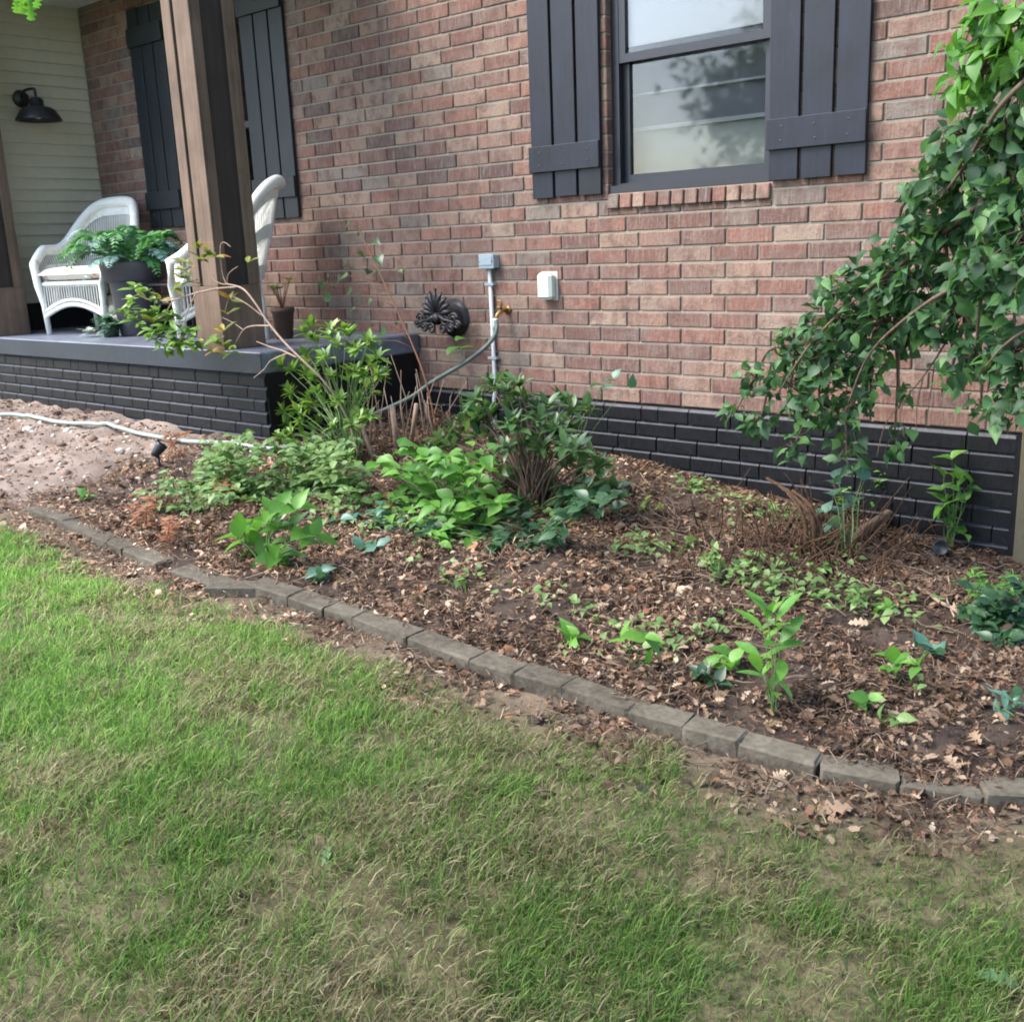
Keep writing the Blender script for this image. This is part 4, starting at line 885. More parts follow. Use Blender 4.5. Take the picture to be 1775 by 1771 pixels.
# ---- the big bush on the right
bush = empty('arching_bush', gp(3.15, -.75), 'large dark green leafy bush arching in from the right over the black base', 'bush')
BL_ = [(1790, 60, -1.55, 50, 50, 26, 1), (1735, 45, -1.5, 55, 35, 26, 1), (1690, 45, -1.45, 35, 40, 12, 1), (1700, 130, -1.4, 60, 45, 34, 1), (1770, 160, -1.5, 50, 60, 34, 0), (1740, 240, -1.4, 70, 55, 60, 0), (1670, 235, -1.2, 50, 40, 26, 0), (1665, 310, -1.2, 90, 50, 66, 0), (1595, 335, -1.0, 32, 35, 14, 0), (1750, 350, -1.4, 60, 80, 76, 0), (1640, 400, -1.1, 90, 55, 80, 0), (1725, 470, -1.3, 80, 70, 84, 0), (1560, 440, -.95, 55, 35, 32, 0),
  (1590, 490, -.95, 90, 45, 74, 0), (1500, 500, -.85, 75, 42, 58, 0), (1430, 505, -.75, 28, 22, 8, 0), (1450, 565, -.75, 65, 42, 52, 0), (1545, 565, -.85, 70, 50, 62, 0), (1650, 545, -1.0, 75, 50, 56, 0), (1375, 600, -.65, 45, 35, 24, 0), (1440, 630, -.7, 60, 45, 50, 0), (1505, 640, -.75, 35, 45, 26, 0), (1310, 655, -.55, 36, 36, 14, 0), (1370, 670, -.6, 45, 40, 26, 0), (1420, 705, -.62, 55, 42, 38, 0), (1275, 712, -.55, 26, 22, 8, 0), (1320, 725, -.55, 34, 28, 12, 0), (1480, 700, -.68, 25, 40, 15, 0),
  (1375, 775, -.55, 26, 32, 9, 0), (1470, 780, -.62, 26, 50, 14, 0), (1550, 760, -.6, 22, 30, 6, 0), (1690, 620, -1.1, 55, 40, 30, 0), (1755, 610, -1.25, 45, 60, 50, 0), (1755, 700, -1.25, 30, 40, 18, 0), (1650, 640, -.95, 22, 40, 8, 0), (1780, 420, -1.5, 50, 120, 60, 0), (1700, 705, -1.0, 16, 26, 4, 0), (1560, 690, -.7, 14, 26, 3, 0)]
cen = []; q = MB(); lb0 = []; lb1 = []
root = Vector(bush.location)
for px, py, Y, rx, ry, n, br_ in BL_:
    c = atY(px, py, Y); k = F / proj(c)[2]
    cand = [(o, (o - c).length + (0 if o.x > c.x - .02 else 1)) for o in cen if (o - c).length > .01]
    par_ = min(cand, key=lambda t: t[1])[0] if cand else root + Vector((.1, 0, 2.0))
    cen.append(c); mid_ = par_.lerp(c, .5) + Vector((0, 0, .06)) + rv(.03); q.tube(catmull([par_, mid_, c], 4), [.010, .009, .008, .008, .007, .006, .005, .004, .003], 5)
    for j in range(int(n * 2.5)):
        u = rv(1.0)
        while u.length > 1: u = rv(1.0)
        p = c + RIGHT * (u.x * rx / k) - DOWN * (u.y * ry / k) + FWD * (u.z * .16)
        if p.y > -.12: p.y = -.12
        d = Vector((R.uniform(-1, .8), R.uniform(-.8, .4), R.uniform(-1.0, .35))); nn = Vector((-.2, -.4, .9)) + rv(.85)
        (lb1 if br_ else lb0).append(lmx(p, d, nn, (.068 if br_ else .057) * R.uniform(.65, 1.2)))
        if j % 3 == 0: q.tube([p, p.lerp(c, .5) + Vector((0, 0, .02)), c], [.0014, .002, .003], 4, cap=False)
for k in range(5): q.tube(catmull([root + Vector((R.uniform(-.1, .1), R.uniform(-.1, .1), -.05)), root + Vector((.1, -.2, .9)) + rv(.1), root + Vector((.0, -.4, 1.6)) + rv(.1), cen[[5, 11, 19, 9, 32][k]]], 5), .012, 6)
def brd(pts, r0=.004, r1=.0012):
    P = catmull([atY(a, b, c) for a, b, c in pts], 5); q.tube(P, [r0 + (r1 - r0) * k / (len(P) - 1) for k in range(len(P))], 5)
brd([(1660, 560, -.9), (1610, 640, -.85), (1570, 690, -.8), (1535, 735, -.75), (1520, 790, -.75)]); brd([(1600, 655, -.85), (1590, 700, -.82), (1588, 745, -.8)], .003); brd([(1570, 690, -.8), (1560, 720, -.8), (1568, 760, -.78)], .003); brd([(1620, 630, -.85), (1612, 690, -.8), (1605, 740, -.8)], .003); brd([(1480, 600, -.7), (1465, 700, -.66), (1470, 830, -.66)], .003)
brd([(1800, 250, -1.4), (1700, 350, -1.3), (1600, 430, -1.1), (1500, 505, -.95), (1410, 590, -.85), (1350, 680, -.75)], .012, .003); brd([(1800, 420, -1.5), (1690, 480, -1.35), (1600, 530, -1.15), (1510, 610, -.95), (1470, 700, -.85)], .010, .003); brd([(1800, 120, -1.6), (1730, 190, -1.55), (1670, 290, -1.4), (1610, 370, -1.2)], .009, .003); brd([(1800, 560, -1.5), (1740, 600, -1.4), (1690, 660, -1.25)], .007, .002)
q.build('branches', M['bark'], bush)
R.shuffle(lb0); h_ = len(lb0) // 2; leaves(bush, lb0[:h_], 'heart', L['bush'], 130, 14); leaves(bush, lb0[h_:], 'ovate', L['bush'], 120, 14); leaves(bush, lb1, 'ovate', L['bright'], 50, 14)
# blue green hanging shoot and fine bright shrub beneath it
px_plant('blue_green_shoot', 'blue green shoot with large pale leaves standing before the right half of the black base', 'shoot', (1465, 968),
    [(1440, 850), (1425, 885), (1440, 910), (1415, 940), (1460, 880), (1470, 920), (1450, 830), (1490, 800), (1500, 830), (1480, 860), (1420, 925)], 'heart', 'blue', .085, 2, 'whorl', dy=.05, sr=.003)
px_plant('feathery_shrub', 'fine leaved bright green sprig under the arching bush against the black base', 'shrub', (1500, 905), [(1455, 850), (1470, 840), (1490, 860), (1500, 845), (1515, 850), (1525, 830), (1530, 815), (1480, 870), (1465, 875), (1540, 800), (1510, 870), (1525, 860)], 'lance', 'bright', .045, 14, 'sprig', dy=.06, sr=.002, minpx=18, cap=40)
px_plant('wall_vine', 'upright vine with bright rounded leaves against the far right black base', 'vine', (1645, 950), [(1650, 795, .0), (1672, 820, 0), (1640, 820, 0), (1660, 840, 0), (1632, 845, 0), (1655, 865, 0), (1672, 862, 0), (1638, 875, 0), (1630, 880, 0), (1655, 900, 0), (1642, 905, 0), (1668, 925, 0), (1650, 885, 0), (1634, 858, 0), (1685, 835, 0)], 'heart', 'bright', .075, 2, 'whorl', dy=.02, sr=.002, multi=.02)
px_plant('right_dark_shrub', 'dark low shrub with bright tips at the right edge of the picture', 'shrub', (1715, 1060), [(1660, 1010), (1680, 1000), (1700, 1010), (1690, 1030), (1720, 1020), (1740, 1000), (1755, 985), (1670, 1040), (1700, 1050), (1730, 1045), (1680, 985), (1760, 1030)], 'lance', 'bright', .045, 9, 'sprig', dy=.06, sr=.003, minpx=18, cap=40)
px_plant('right_dark_shrub', 'dark leafy mound at the lower right edge beneath the bright tips', 'shrub', (1745, 1090), [(1690, 1060), (1715, 1070), (1740, 1060), (1760, 1080), (1730, 1095), (1770, 1050), (1700, 1085), (1750, 1110), (1770, 1100), (1665, 1050), (1680, 1020), (1710, 1040), (1735, 1030), (1765, 1010), (1775, 1060), (1720, 1110), (1700, 1060), (1750, 1065)], 'ovate', 'dark', .06, 14, 'sprig', dy=.08, sr=.003, cap=60)

# ---- seedlings in the bed
SD = [(1003, 1118, 14, 4, .085, 'ovate', 'bright', 'small two leaved seedling behind the middle edging blocks'),
 (1095, 1160, 60, 9, .085, 'ovate', 'bright', 'bright seedling with a yellow spray right of the two leaved seedling'),
 (1250, 1160, 36, 10, .075, 'ovate', 'bright', 'bright spreading seedling in the front middle of the bed'),
 (1225, 1190, 24, 14, .06, 'ovate', 'dark', 'dark low ivy clump just behind the edging below the spreading seedling'),
 (1345, 1240, 150, 16, .10, 'ell', 'bright', 'tallest upright seedling with long leaves near the front edging'),
 (1570, 1190, 60, 9, .075, 'ovate', 'bright', 'yellow green seedling left of the right hand oak leaves'),
 (1610, 1130, 20, 9, .075, 'ovate', 'blue', 'blue green seedling behind the yellow green seedling'),
 (1500, 1235, 26, 8, .06, 'ovate', 'bright', 'little light green seedling nearest the front right blocks'),
 (1540, 1260, 20, 7, .05, 'ovate', 'mint', 'pale tiny seedling right of the little light green seedling'),
 (1752, 1250, 50, 14, .07, 'ell', 'blue', 'bluish leafy seedling at the right edge above the blocks'),
 (785, 1020, 22, 7, .055, 'ovate', 'mint', 'pale weed on dry leaves below the bright broad leaved plant'),
 (640, 955, 20, 6, .07, 'ovate', 'blue', 'flat blue green weed on mulch left of the dark creeper'),
 (550, 1000, 10, 4, .07, 'ovate', 'blue', 'single flat blue green leaf cluster behind the left edging blocks'),
 (1250, 1010, 60, 26, .042, 'ovate', 'mint', 'pale ivy clump in the centre of the mulch'),
 (1190, 960, 30, 12, .04, 'ovate', 'mint', 'small pale ivy sprig left of the ivy clump'),
 (1330, 1020, 34, 16, .04, 'ovate', 'mint', 'pale ivy sprig below the curved stump'),
 (1420, 1000, 30, 14, .045, 'ovate', 'mint', 'ivy sprig right under the curved stump'),
 (1250, 830, 36, 26, .042, 'ovate', 'mint', 'pale weeds growing against the black base under the bush tip'),
 (1200, 850, 20, 12, .04, 'ovate', 'mint', 'low weeds beside the pale weeds at the black base'),
 (1130, 890, 22, 14, .04, 'ovate', 'rhodo', 'olive weeds right of the dark drooping sprig'),
 (1330, 900, 24, 12, .045, 'ovate', 'mint', 'pale sprig just left of the curved stump'),
 (1480, 1040, 26, 14, .045, 'ovate', 'mint', 'pale ivy trailing toward the long stick'),
 (1530, 1060, 22, 12, .045, 'ovate', 'bright', 'bright ivy tips beside the long stick'),
 (1350, 1085, 20, 9, .045, 'ovate', 'mint', 'pale seedling above the tallest seedling'),
 (1440, 960, 30, 16, .06, 'ovate', 'rhodo_dark', 'green weeds between the stump and the cut log'),
 (30, 930, 10, 12, .05, 'lance', 'bright', 'grass like weed at the left end of the edging'),
 (160, 862, 16, 8, .05, 'ovate', 'bright', 'small green weed on bare soil left of the pale weeds'),
 (960, 690, 0, 0, 0, '', '', '')]
for px, py, h, n, s_, shp, mt_, lb_ in SD:
    if not n: continue
    b = hit(px, py); k = F / proj(b)[2]; nt_ = max(3, n // 3)
    tips = [(px + R.uniform(-1, 1) * max(20, h * .55), py - R.uniform(.15, 1) * max(h, 8), R.uniform(-.04, .04)) for _ in range(nt_)]
    if h > 100: tips = [(px + R.uniform(-38, 38) * (1 - .3 * i / nt_), py - h * (.25 + .75 * i / nt_), R.uniform(-.03, .03)) for i in range(nt_ + 3)]
    px_plant('seedling' if 'seedling' in lb_ else 'weed', lb_, 'seedling' if 'seedling' in lb_ else 'weed', (px, py), tips, shp, mt_, s_, 3, 'whorl', sr=.0022, multi=.01, group='seedlings and weeds in the bed', minpx=14)
px_plant('wall_sprig', 'small hanging sprig of round leaves in front of brick right of the middle shrub', 'sprig', None, [(1028, 660), (1055, 655), (1070, 650), (1098, 668), (1040, 668)], 'heart', 'blue', .075, 1, 'whorl', dy=.01, base=gp(.35, -.6), sr=.002)

# ---- stump, cut log, sticks
st_ = empty('curved_stump', hit(1400, 965), 'curved brown stump with broken tip in the right part of the bed', 'stump'); q = MB()
y_ = hit(1400, 965).y
def brs(pts, r):
    P = catmull([atY(a, b, y_ + c) for a, b, c in pts], 5); q.tube(P, [r[0] + (r[1] - r[0]) * k / (len(P) - 1) for k in range(len(P))], 8)
brs([(1400, 985, 0), (1412, 940, 0), (1408, 900, 0), (1388, 872, 0), (1358, 846, .02), (1328, 828, .03)], (.015, .006)); brs([(1398, 975, 0), (1350, 945, -.02), (1310, 935, -.04), (1290, 900, -.04), (1275, 870, -.04)], (.011, .004)); brs([(1330, 945, -.02), (1358, 925, -.02), (1376, 895, -.02)], (.009, .008)); brs([(1400, 970, 0), (1380, 985, -.03), (1355, 1000, -.06)], (.012, .006)); brs([(1405, 960, 0), (1440, 955, .05), (1470, 965, .08)], (.014, .008))
brs([(1408, 985, .02), (1425, 945, .03), (1418, 905, .02), (1400, 872, .02), (1372, 850, .03)], (.013, .006)); brs([(1395, 980, -.02), (1398, 930, -.02), (1390, 890, -.02), (1368, 858, 0), (1345, 838, .02)], (.012, .005))
q.v = [tuple(Vector(v) + rv(.003)) for v in q.v]
dl_ = simple('dark_weathered_limb', (.075, .045, .03), .95, .6, 70, 1.0, .1); q.build('stump_limbs', dl_, st_); q = MB()
for k in range(210):
    b0 = hit(R.gauss(1405, 85), R.gauss(955, 32)); a_ = R.uniform(0, 6.28); q.tube(catmull([b0, b0 + Vector((math.cos(a_) * .08, math.sin(a_) * .05, R.uniform(.02, .12))), b0 + Vector((math.cos(a_) * R.uniform(.1, .28), math.sin(a_) * .12, R.uniform(.0, .26)))], 3), [.004, .004, .0035, .003, .0025, .002, .0012], 5)
q.build('brush_stems', dl_, st_, 'stuff')
def stick(pts, r, label, mat='twig', name='fallen_stick', cat='stick', n=6):
    P = [hit(a, b, .012) if len(t) == 0 else Vector(t[0]) for a, b, *t in pts]; qq = MB(); P2 = catmull(P, 4); P2 = [p + rv(r * .4) for p in P2]
    return tag(qq.tube(P2, [r * (1 - .4 * k / (len(P2) - 1)) for k in range(len(P2))], n).build(name, M[mat]), label, cat)
l0 = hit(1478, 945); l1 = hit(1568, 905); stick([(0, 0, l0 + Vector((0, 0, .02))), (0, 0, l0.lerp(l1, .5) + Vector((0, 0, .07))), (0, 0, l1 + Vector((0, 0, .08)))], .027, 'thick cut log piece resting against the black base right of the stump', 'bark', 'cut_log', 'log', 10)
stick([(1545, 985), (1610, 1030), (1690, 1080), (1775, 1145)], .009, 'long grey stick lying toward the lower right edge')
stick([(1480, 955), (1510, 985), (1560, 1025)], .006, 'thin stick above the long grey stick'); stick([(1655, 1070), (1640, 1030), (1645, 985)], .004, 'thin upright bent twig near the right dark shrub')
stick([(570, 1045), (610, 1060), (660, 1085)], .006, 'pale stick on the bare soil in front of the middle edging blocks', 'twig'); stick([(495, 1035), (545, 1042), (590, 1040)], .010, 'thick pale stick lying along the front of the edging', 'twig')
stick([(435, 1040), (450, 1070), (490, 1085), (560, 1085)], .003, 'thin curved green stem on the lawn edge', 'stem_green')
stick([(1110, 820), (1150, 870), (1180, 900)], .004, 'thin twig leaning near the black base in mid bed'); stick([(560, 860), (640, 850), (700, 832)], .013, 'dark root like branch lying left of the bright broad leaved plant', 'bark')
stick([(900, 862), (980, 852), (1060, 838)], .012, 'brown low branch crossing the foot of the middle shrub', 'bark')
# ---- small black garden lights
def spot(px, py, label, lying=False):
    b = hit(px, py); t = empty('garden_spotlight', b, label, 'garden light', 'small black garden lights'); q = MB(); q.tube([b + Vector((0, 0, -.02)), b + Vector((0, 0, .07 if not lying else .02))], .009, 6); q.build('stake', M['black_plastic'], t)
    Mx = Matrix.Rotation(math.radians(75 if lying else -38), 4, 'X') @ Matrix.Rotation(.3, 4, 'Y')
    MB().lathe([(0, -.035), (.018, -.035), (.024, -.02), (.032, .03), (.034, .045), (.028, .04), (0, .036)], b + Vector((0, 0, .10 if not lying else .035)), 16, Mx).build('lamp_head', M['black_plastic'], t)
spot(277, 812, 'black stake light standing at the edge of the bare soil'); spot(1085, 858, 'black garden light tipped over on the mulch behind the middle shrub', True); spot(1630, 962, 'black garden light half buried near the right end of the black base', True)
# ---- downspout/post at the right end of the base
tag(MB().box(2.268, 2.36, -.05, .04, -.25, 3.6, bev=.004).build('corner_post', simple('olive_brown_post', (.10, .085, .055), .8, .3, 20, .2)), 'olive brown upright post at the right end of the black base', 'post')
# ---- fallen oak leaves one can pick out
for i, (px, py, s_, lb_) in enumerate([(1478, 1400, .095, 'large tan oak leaf on the lawn edge below the right blocks'), (925, 1375, .07, 'curled dark brown leaf in the middle of the lawn'), (1225, 1385, .045, 'small pale leaf on the grass left of the large oak leaf'), (230, 1290, .05, 'orange leaf on the left side of the lawn'), (118, 1185, .045, 'small orange leaf on the far left lawn'), (1640, 1310, .08, 'tan oak leaf lying on the mulch above the right blocks'), (1590, 1240, .08, 'tan oak leaf in the front right mulch'), (1700, 1290, .07, 'tan leaf near the right end of the blocks'), (1470, 1080, .07, 'pale oak leaf on dark mulch right of the ivy clump'), (575, 1465, .075, 'pale grey green leaf on the worn patch of lawn'), (1690, 1690, .08, 'broad green leaf lying in the grass at the lower right'), (545, 1750, .06, 'grey green fallen leaf at the bottom of the lawn')]):
    p = hit(px, py, .018); d = Vector((R.uniform(-1, 1), R.uniform(-1, 1), .15)); V, T = SH['oak'][i % 2]; fr = lmx(p, d, Vector((0, -.3, 1)) + rv(.3), s_)
    W = V[:, :1] * np.array(fr[1]) + V[:, 1:2] * np.array(fr[2]) + V[:, 2:] * np.array(fr[3]) + np.array(p)
    tag(link('fallen_leaf', npmesh('fallen_leaf', W, T, L['dead' if 'orange' in lb_ else 'rhodo_dark' if 'green' in lb_ else 'tan'] if 'dark' not in lb_[:14] else M['bark'], smooth=True)), lb_, 'leaf', 'single fallen leaves')
# ---- twig of a tree hanging into the top left corner
tw = empty('hanging_maple_twig', atY(45, -30, -3.0), 'tip of a maple twig with bright leaves hanging into the top left corner', 'twig'); lst = []
q = MB(); q.tube([atY(60, -140, -3.0), atY(50, -50, -3.0), atY(40, -6, -3.0)], .003, 5)
for px, py, s_ in ((40, -4, .055), (52, 0, .06), (30, -3, .05), (46, -20, .06), (66, -12, .05)): p = atY(px, py, -3.0); lst.append(lmx(p, Vector((R.uniform(-.6, .6), 0, -1)), TOCAM(p) + rv(.3), s_)); lst.append(lmx(p, Vector((R.uniform(-.9, .9), 0, -.3)), TOCAM(p) + rv(.3), s_ * .8))
q.build('twig_stem', M['stem_green'], tw); leaves(tw, lst, 'oak', L['bright'], 12, 5)

# ================================================================== LITTER
def litter():
    N = 360000
    x = NP.uniform(-4.6, 3.6, N); y = NP.uniform(-2.75, -.02, N); e = np.interp(x, EX, EY); inb = y > e + np.where(NP.rand(N) < .15, -.04, .03)
    dens = np.where(inb, np.where(x < -1.9, .12, .85), np.where(y > e - .42, .75 * np.clip(1 - (e - y) / .44, 0, 1), 0.0))
    dens *= np.clip((.5 * vnoise(x, y, .30, 31) + .5 * vnoise(x, y, .10, 35) - .26) * 2.6, .12, 1.1); dens *= np.where((x < -1.34) & (y > -1.24), 0, 1)
    dens = np.where(x < -1.2, dens * .5, dens)
    k = NP.rand(N) < dens; x = x[k]; y = y[k]; n = len(x); z = G(x, y) + NP.uniform(.002, .022, n)
    kind = NP.rand(n)
    Lg = np.where(kind < .34, NP.uniform(.010, .034, n), NP.uniform(.02, .075, n)); Wd = np.where(kind < .34, Lg * NP.uniform(.35, .8, n), NP.uniform(.0014, .0042, n))
    big = NP.rand(n) < .07; Lg = np.where(big & (kind < .34), Lg * 1.9, Lg); Wd = np.where(big & (kind < .34), Wd * 1.7, Wd)
    az = NP.uniform(0, 2 * np.pi, n); el = NP.normal(0, .42, n); ro = NP.normal(0, .6, n)
    d = np.c_[np.cos(az) * np.cos(el), np.sin(az) * np.cos(el), np.sin(el)]; s_ = np.c_[-np.sin(az), np.cos(az), np.zeros(n)]; up = np.cross(d, s_)
    s2 = s_ * np.cos(ro)[:, None] + up * np.sin(ro)[:, None]; u2 = np.cross(d, s2)
    c = np.c_[x, y, z]; Lg = Lg[:, None]; Wd = Wd[:, None]; j = lambda: NP.uniform(.5, 1.2, (n, 1)); cu = NP.uniform(-.3, .5, (n, 1)) * Lg
    P = [c - d * Lg * .5, c - d * Lg * .15 + s2 * Wd * .5 * j() + u2 * cu * .5, c + d * Lg * .2 + s2 * Wd * .6 * j() + u2 * cu * .4, c + d * Lg * .5 * j(), c + d * Lg * .1 - s2 * Wd * .5 * j() + u2 * cu * .5, c - d * Lg * .25 - s2 * Wd * .6 * j() + u2 * cu * .4]
    V = np.stack(P, 1).reshape(-1, 3); b = (np.arange(n) * 6)[:, None]
    T = np.vstack([b + [0, 1, 5], b + [1, 2, 4], b + [1, 4, 5], b + [2, 3, 4]])
    pal = np.array([[.36, .24, .16], [.45, .33, .23], [.22, .125, .08], [.13, .075, .05], [.075, .05, .038], [.30, .17, .10], [.52, .42, .31], [.17, .11, .08], [.33, .15, .085], [.10, .07, .055]])
    pr_ = np.array([.12, .10, .15, .18, .16, .09, .045, .11, .02, .025]); ci = NP.choice(10, n, p=pr_ / pr_.sum()); lt = vnoise(x, y, .35, 33)
    br_ = ((.40 + .62 * lt + .55 * vnoise(x, y, .12, 36)) * (1.15 - .52 * np.clip((x - .5) / 1.5, 0, 1)))[:, None] * NP.uniform(.75, 1.15, (n, 1)); cc = np.clip(pal[ci] * br_, 0, .8); cc = np.repeat(cc, 6, 0)  # pieces darken towards the right: shade there is put into the litter colour
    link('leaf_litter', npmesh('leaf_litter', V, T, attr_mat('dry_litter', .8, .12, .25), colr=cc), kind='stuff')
litter()
fr = []
for k in range(2600):
    x = R.uniform(-1.9, 3.1); e = float(np.interp(x, EX, EY)); y = e + R.choice([R.uniform(-.30, .0) if R.random() < .3 else R.uniform(.06, .6), R.uniform(.06, 1.0), R.uniform(.06, 2.1)])
    if y > -.08 or vnoise(x, y, .25, 61) < .45 or (x < -1.3 and y > -1.25): continue
    if abs(y - e) < .05 and R.random() < .7: continue
    fr.append(lmx(gp(x, y, R.uniform(.010, .032)), Vector((R.uniform(-1, 1), R.uniform(-1, 1), R.uniform(-.35, .5))), Vector((0, 0, 1)) + rv(.8), R.uniform(.016, .045)))
joined(None, fr[:len(fr) // 3], 'oak', L['tan'], 'dry_oak_leaves'); joined(None, fr[len(fr) // 3:], 'oak', L['brownleaf'], 'brown_oak_leaves')
def bed_twigs():
    q = MB()
    for k in range(750):
        x = R.uniform(-1.7, 3.1); e = float(np.interp(x, EX, EY)); y = R.uniform(e - .25, -.1)
        if R.random() < .35: x, y = R.gauss(1.55, .45), R.gauss(-.75, .3)
        if y > -.08 or (x < -1.3 and y > -1.25): continue
        l = R.uniform(.05, .24); az = R.uniform(0, 6.28); d = Vector((math.cos(az), math.sin(az), 0)); p = gp(x, y, R.uniform(.012, .035)); a_ = p - d * l / 2; b_ = p + d * l / 2
        a_.z = float(G(a_.x, a_.y)) + R.uniform(.006, .04); b_.z = float(G(b_.x, b_.y)) + R.uniform(.006, .055); r_ = R.uniform(.0012, .0035)
        q.tube([a_, a_.lerp(p, .5) + rv(l * .07), p + rv(l * .08), p.lerp(b_, .5) + rv(l * .08), b_], [r_, r_, r_ * .9, r_ * .8, r_ * .5], 4, cap=False)
    q.build('fallen_twigs', simple('weathered_fallen_twig', (.16, .115, .085), .9, .6, 60, .5, .2), None, 'stuff')
bed_twigs()
# soil clods and pebbles on the bare soil at the left
def clods():
    N = 900; x = NP.uniform(-4.6, -1.0, N); y = NP.uniform(-2.3, -1.22, N); s_ = NP.uniform(.005, .02, N) * (1 + 1.2 * (NP.rand(N) < .08)); z = G(x, y)
    ico = np.array([[0, 0, 1], [.9, 0, .35], [.28, .85, .35], [-.72, .53, .35], [-.72, -.53, .35], [.28, -.85, .35], [.7, .5, -.4], [-.3, .85, -.4], [-.9, 0, -.4], [-.3, -.85, -.4], [.7, -.5, -.4]])
    tr = np.array([[0, 1, 2], [0, 2, 3], [0, 3, 4], [0, 4, 5], [0, 5, 1], [1, 6, 2], [2, 6, 7], [2, 7, 3], [3, 7, 8], [3, 8, 4], [4, 8, 9], [4, 9, 5], [5, 9, 10], [5, 10, 1], [1, 10, 6]])
    V = ico[None] * NP.uniform(.6, 1.3, (N, 11, 1)) * s_[:, None, None] * np.array([1, 1, .7]) + np.c_[x, y, z][:, None]
    T = (tr[None] + (np.arange(N) * 11)[:, None, None]).reshape(-1, 3)
    c = np.where((NP.rand(N) < .16)[:, None], [.60, .57, .52], np.array([.22, .15, .115])) * NP.uniform(.7, 1.25, (N, 1))
    link('soil_clods', npmesh('soil_clods', V.reshape(-1, 3), T, attr_mat('clod', .95, 0, .2), colr=np.repeat(c, 11, 0)), kind='stuff')
clods()
# ---- ground ivy (tiny leaves) over the middle of the bed
def ivy():
    fr = []
    for cx, cy, sx, sy, n in ((.95, -1.15, .55, .35, 230), (1.75, -1.2, .45, .4, 240), (.2, -1.6, .6, .3, 90), (-.6, -1.75, .5, .3, 120), (-1.2, -1.75, .4, .3, 120), (1.2, -.3, .6, .15, 90), (2.2, -1.3, .3, .3, 90), (1.5, -1.7, .5, .2, 70)):
        for k in range(int(n * 2.2)):
            x = R.gauss(cx, sx * .6); y = R.gauss(cy, sy * .6)
            if y > -.1 or y < np.interp(x, EX, EY) + .08 or vnoise(x, y, .22, 41) < .60: continue
            p = gp(x, y, R.uniform(.015, .07)); az = R.uniform(0, 6.28); fr.append(lmx(p, Vector((math.cos(az), math.sin(az), R.uniform(-.3, .4))), Vector((0, -.2, 1)) + rv(.4), R.uniform(.018, .044)))
    o = joined(None, fr, 'heart', L['mint'], 'ground_ivy')
ivy()

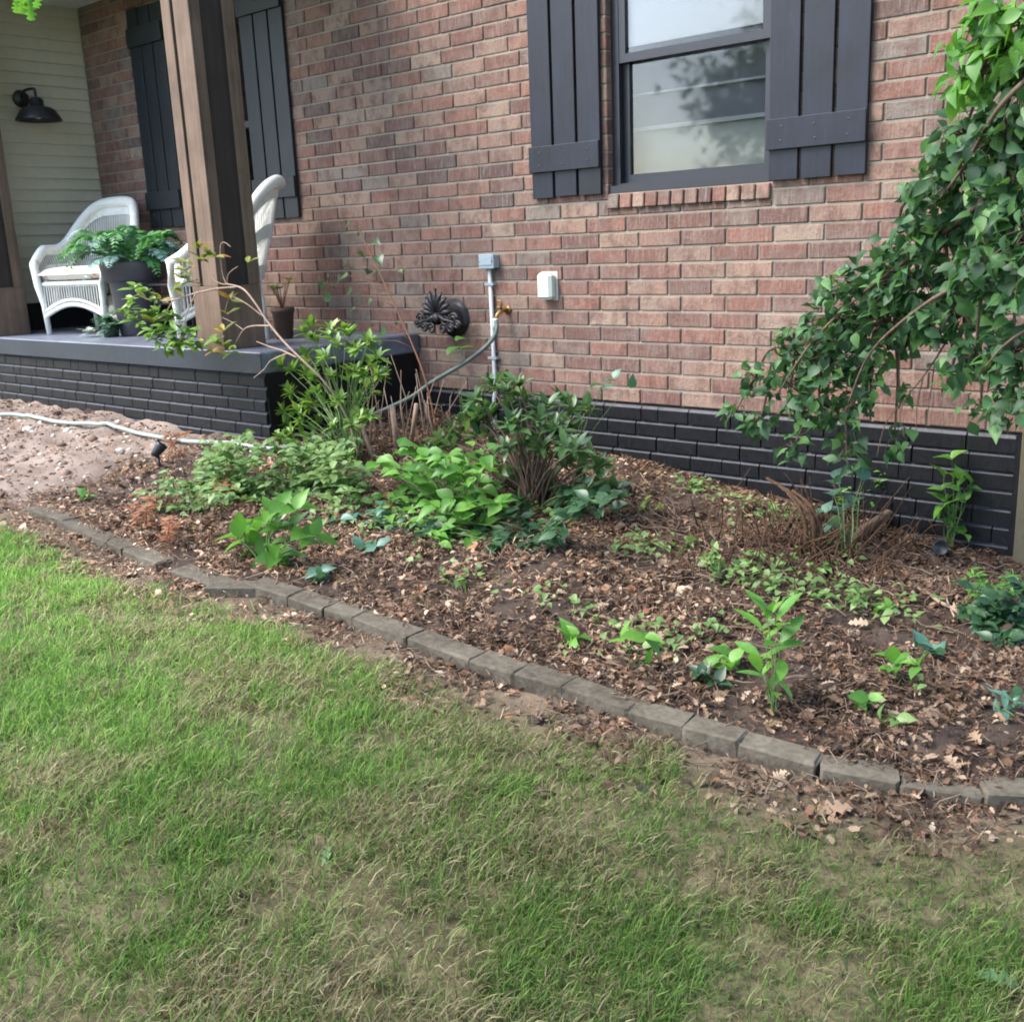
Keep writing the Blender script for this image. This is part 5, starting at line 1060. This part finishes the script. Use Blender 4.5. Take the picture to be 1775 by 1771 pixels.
# ================================================================== LAWN
def lawn():
    N = 1500000
    x = NP.uniform(-6.2, 4.2, N); y = NP.uniform(-5.0, -1.75, N); e = np.interp(x, EX, EY)
    dc = np.hypot(x - CAM.x, y - CAM.y); gap = e - y
    fr = .05 + .17 * vnoise(x, y, .25, 51) + .05 * vnoise(x, y, .07, 58) + .14 * np.clip((x - 2.0) / .6, 0, 1) + .06 * np.clip((-1.0 - x) / .5, 0, 1)
    grow = np.clip((gap - fr) / .12, 0, 1)
    p = grow * np.clip(1.15 - .12 * dc, .2, 1) * 1.0
    patch = vnoise(x, y, .34, 52) * .5 + vnoise(x, y, .09, 53) * .3 + vnoise(x, y, .04, 59) * .2
    thin = np.clip((patch - .30 - .04 * np.clip(x, 0, 2)) / .20, .24, 1); p *= thin
    v = np.c_[x, y, np.zeros(N)] - np.array(CAM); zf = v @ np.array(FWD); px = (v @ np.array(RIGHT)) / np.maximum(zf, .1) * F; py = (v @ np.array(DOWN)) / np.maximum(zf, .1) * F
    p *= (zf > .5) & (np.abs(px) < 1120) & (py < 1150)
    k = NP.rand(N) < p; x = x[k]; y = y[k]; dc = dc[k]; n = len(x); gap = gap[k]
    dry = np.clip(.06 + 1.7 * (vnoise(x, y, .36, 54) * .5 + vnoise(x, y, .12, 55) * .5 - .47) + .44 * np.clip((x + .9) / 3.0, 0, 1) + .3 * np.clip(1 - gap / .45, 0, 1), .06, .92)
    isd = NP.rand(n) < dry
    h = np.where(isd, NP.uniform(.02, .065, n), NP.uniform(.025, .075, n)) * (.75 + .5 * vnoise(x, y, .2, 56)) * (1 - .2 * np.clip(x - 1, 0, 2) / 2)
    wd = NP.uniform(.0004, .0013, n) * (1 + .20 * dc)
    az = NP.uniform(0, 2 * np.pi, n); tilt = np.where(isd, NP.uniform(.9, 1.54, n), np.abs(NP.normal(.85, .40, n))); bend = NP.uniform(-.15, .4, n)
    lift = np.where(isd, NP.uniform(0, .022, n), 0)
    c = np.c_[x, y, G(x, y) - .003 + lift]; hd = np.c_[np.cos(az), np.sin(az), np.zeros(n)]; sd = np.c_[-np.sin(az + .5), np.cos(az + .5), NP.uniform(-.4, .4, n)]
    def at(t, tl): return hd * (np.sin(tl) * h * t)[:, None] + np.array([0, 0, 1]) * (np.cos(tl) * h * t)[:, None]
    m1 = c + at(.5, tilt * .7); tp = m1 + at(.55, np.clip(tilt + bend, -1.6, 1.75)); tp[:, 2] = np.maximum(tp[:, 2], c[:, 2] + .004)
    w_ = wd[:, None]
    V = np.stack([c - sd * w_, c + sd * w_, m1 + sd * w_ * .85, m1 - sd * w_ * .85, tp], 1).reshape(-1, 3); b = (np.arange(n) * 5)[:, None]
    T = np.vstack([b + [0, 1, 2], b + [0, 2, 3], b + [3, 2, 4]])
    gpal = np.array([[.14, .31, .055], [.21, .41, .07], [.28, .49, .09], [.12, .27, .06], [.37, .53, .14]]); dpal = np.array([[.40, .36, .19], [.47, .43, .25], [.33, .28, .15], [.22, .16, .09], [.38, .42, .17]])
    gi = NP.randint(0, 5, n); cc = np.where(isd[:, None], dpal[NP.randint(0, 5, n)] * (1 - .32 * np.clip((x - .3) / 2, 0, 1))[:, None], gpal[gi] * (1.22 - .62 * np.clip((x + .4) / 2.6, 0, 1))[:, None]) * NP.uniform(.65, 1.2, (n, 1))  # blades brighten left and darken right: sun and shade painted in, with weathered straw
    big = vnoise(x, y, .7, 57)[:, None]; cc = cc * (.85 + .3 * big)
    cc = np.repeat(np.clip(cc, 0, .8), 5, 0); print('grass blades', n)
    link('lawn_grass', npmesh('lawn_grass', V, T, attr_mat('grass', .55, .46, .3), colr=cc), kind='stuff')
lawn()

# ================================================================== TREES ACROSS THE YARD (seen in the window panes, shading the right of the lawn)
def tree(x, y, h, cr, label, n=2600, seed=1, ls=(.22, .42), z0f=.3):
    r_ = random.Random(seed); b = Vector((x, y, -.15)); t = empty('yard_tree', b, label, 'tree', 'trees across the yard'); q = MB()
    q.tube([b, b + Vector((.1, 0, h * .3)), b + Vector((0, .1, h * .6)), b + Vector((.1, 0, h * .9))], [h * .035, h * .026, h * .015, h * .004], 9); tips = []
    for k in range(16):
        a_ = k * 2.4; z0 = h * (z0f + .5 * k / 16); e = b + Vector((math.cos(a_) * cr * r_.uniform(.5, .95), math.sin(a_) * cr * r_.uniform(.5, .95), z0 + h * r_.uniform(.08, .25))); q.tube([b + Vector((0, 0, z0)), b.lerp(e, .5) + Vector((0, 0, z0 * .55)), e], [h * .012, h * .008, h * .002], 6); tips.append(e)
        for j in range(3): tips.append(e + Vector((r_.gauss(0, cr * .25), r_.gauss(0, cr * .25), r_.gauss(0, cr * .22))))
    q.build('trunk', M['bark'], t); fr = []
    for k in range(n):
        c = r_.choice(tips); p = c + Vector((r_.gauss(0, cr * .17), r_.gauss(0, cr * .17), r_.gauss(0, cr * .14))); fr.append(lmx(p, Vector((r_.uniform(-1, 1), r_.uniform(-1, 1), r_.uniform(-.6, .3))), Vector((r_.uniform(-1, 1), r_.uniform(-1, 1), 1)), r_.uniform(*ls)))
    joined(t, fr, 'ovate', L['bush'], 'crown')
tree(-13.5, -30, 7.5, 3.4, 'leafy tree across the yard mirrored in the right window', n=6000, seed=3, ls=(.22, .40))
tree(5.4, -4.6, 8.0, 3.5, 'unseen leafy shade tree to the right behind the viewer', n=5200, seed=5, z0f=.46)  # unseen tree, sited and thickened to shade the right of the lawn
tree(-27, -18, 10.0, 5.0, 'leafy tree across the yard mirrored in the left window', seed=8)
sc.cycles.use_denoising = True
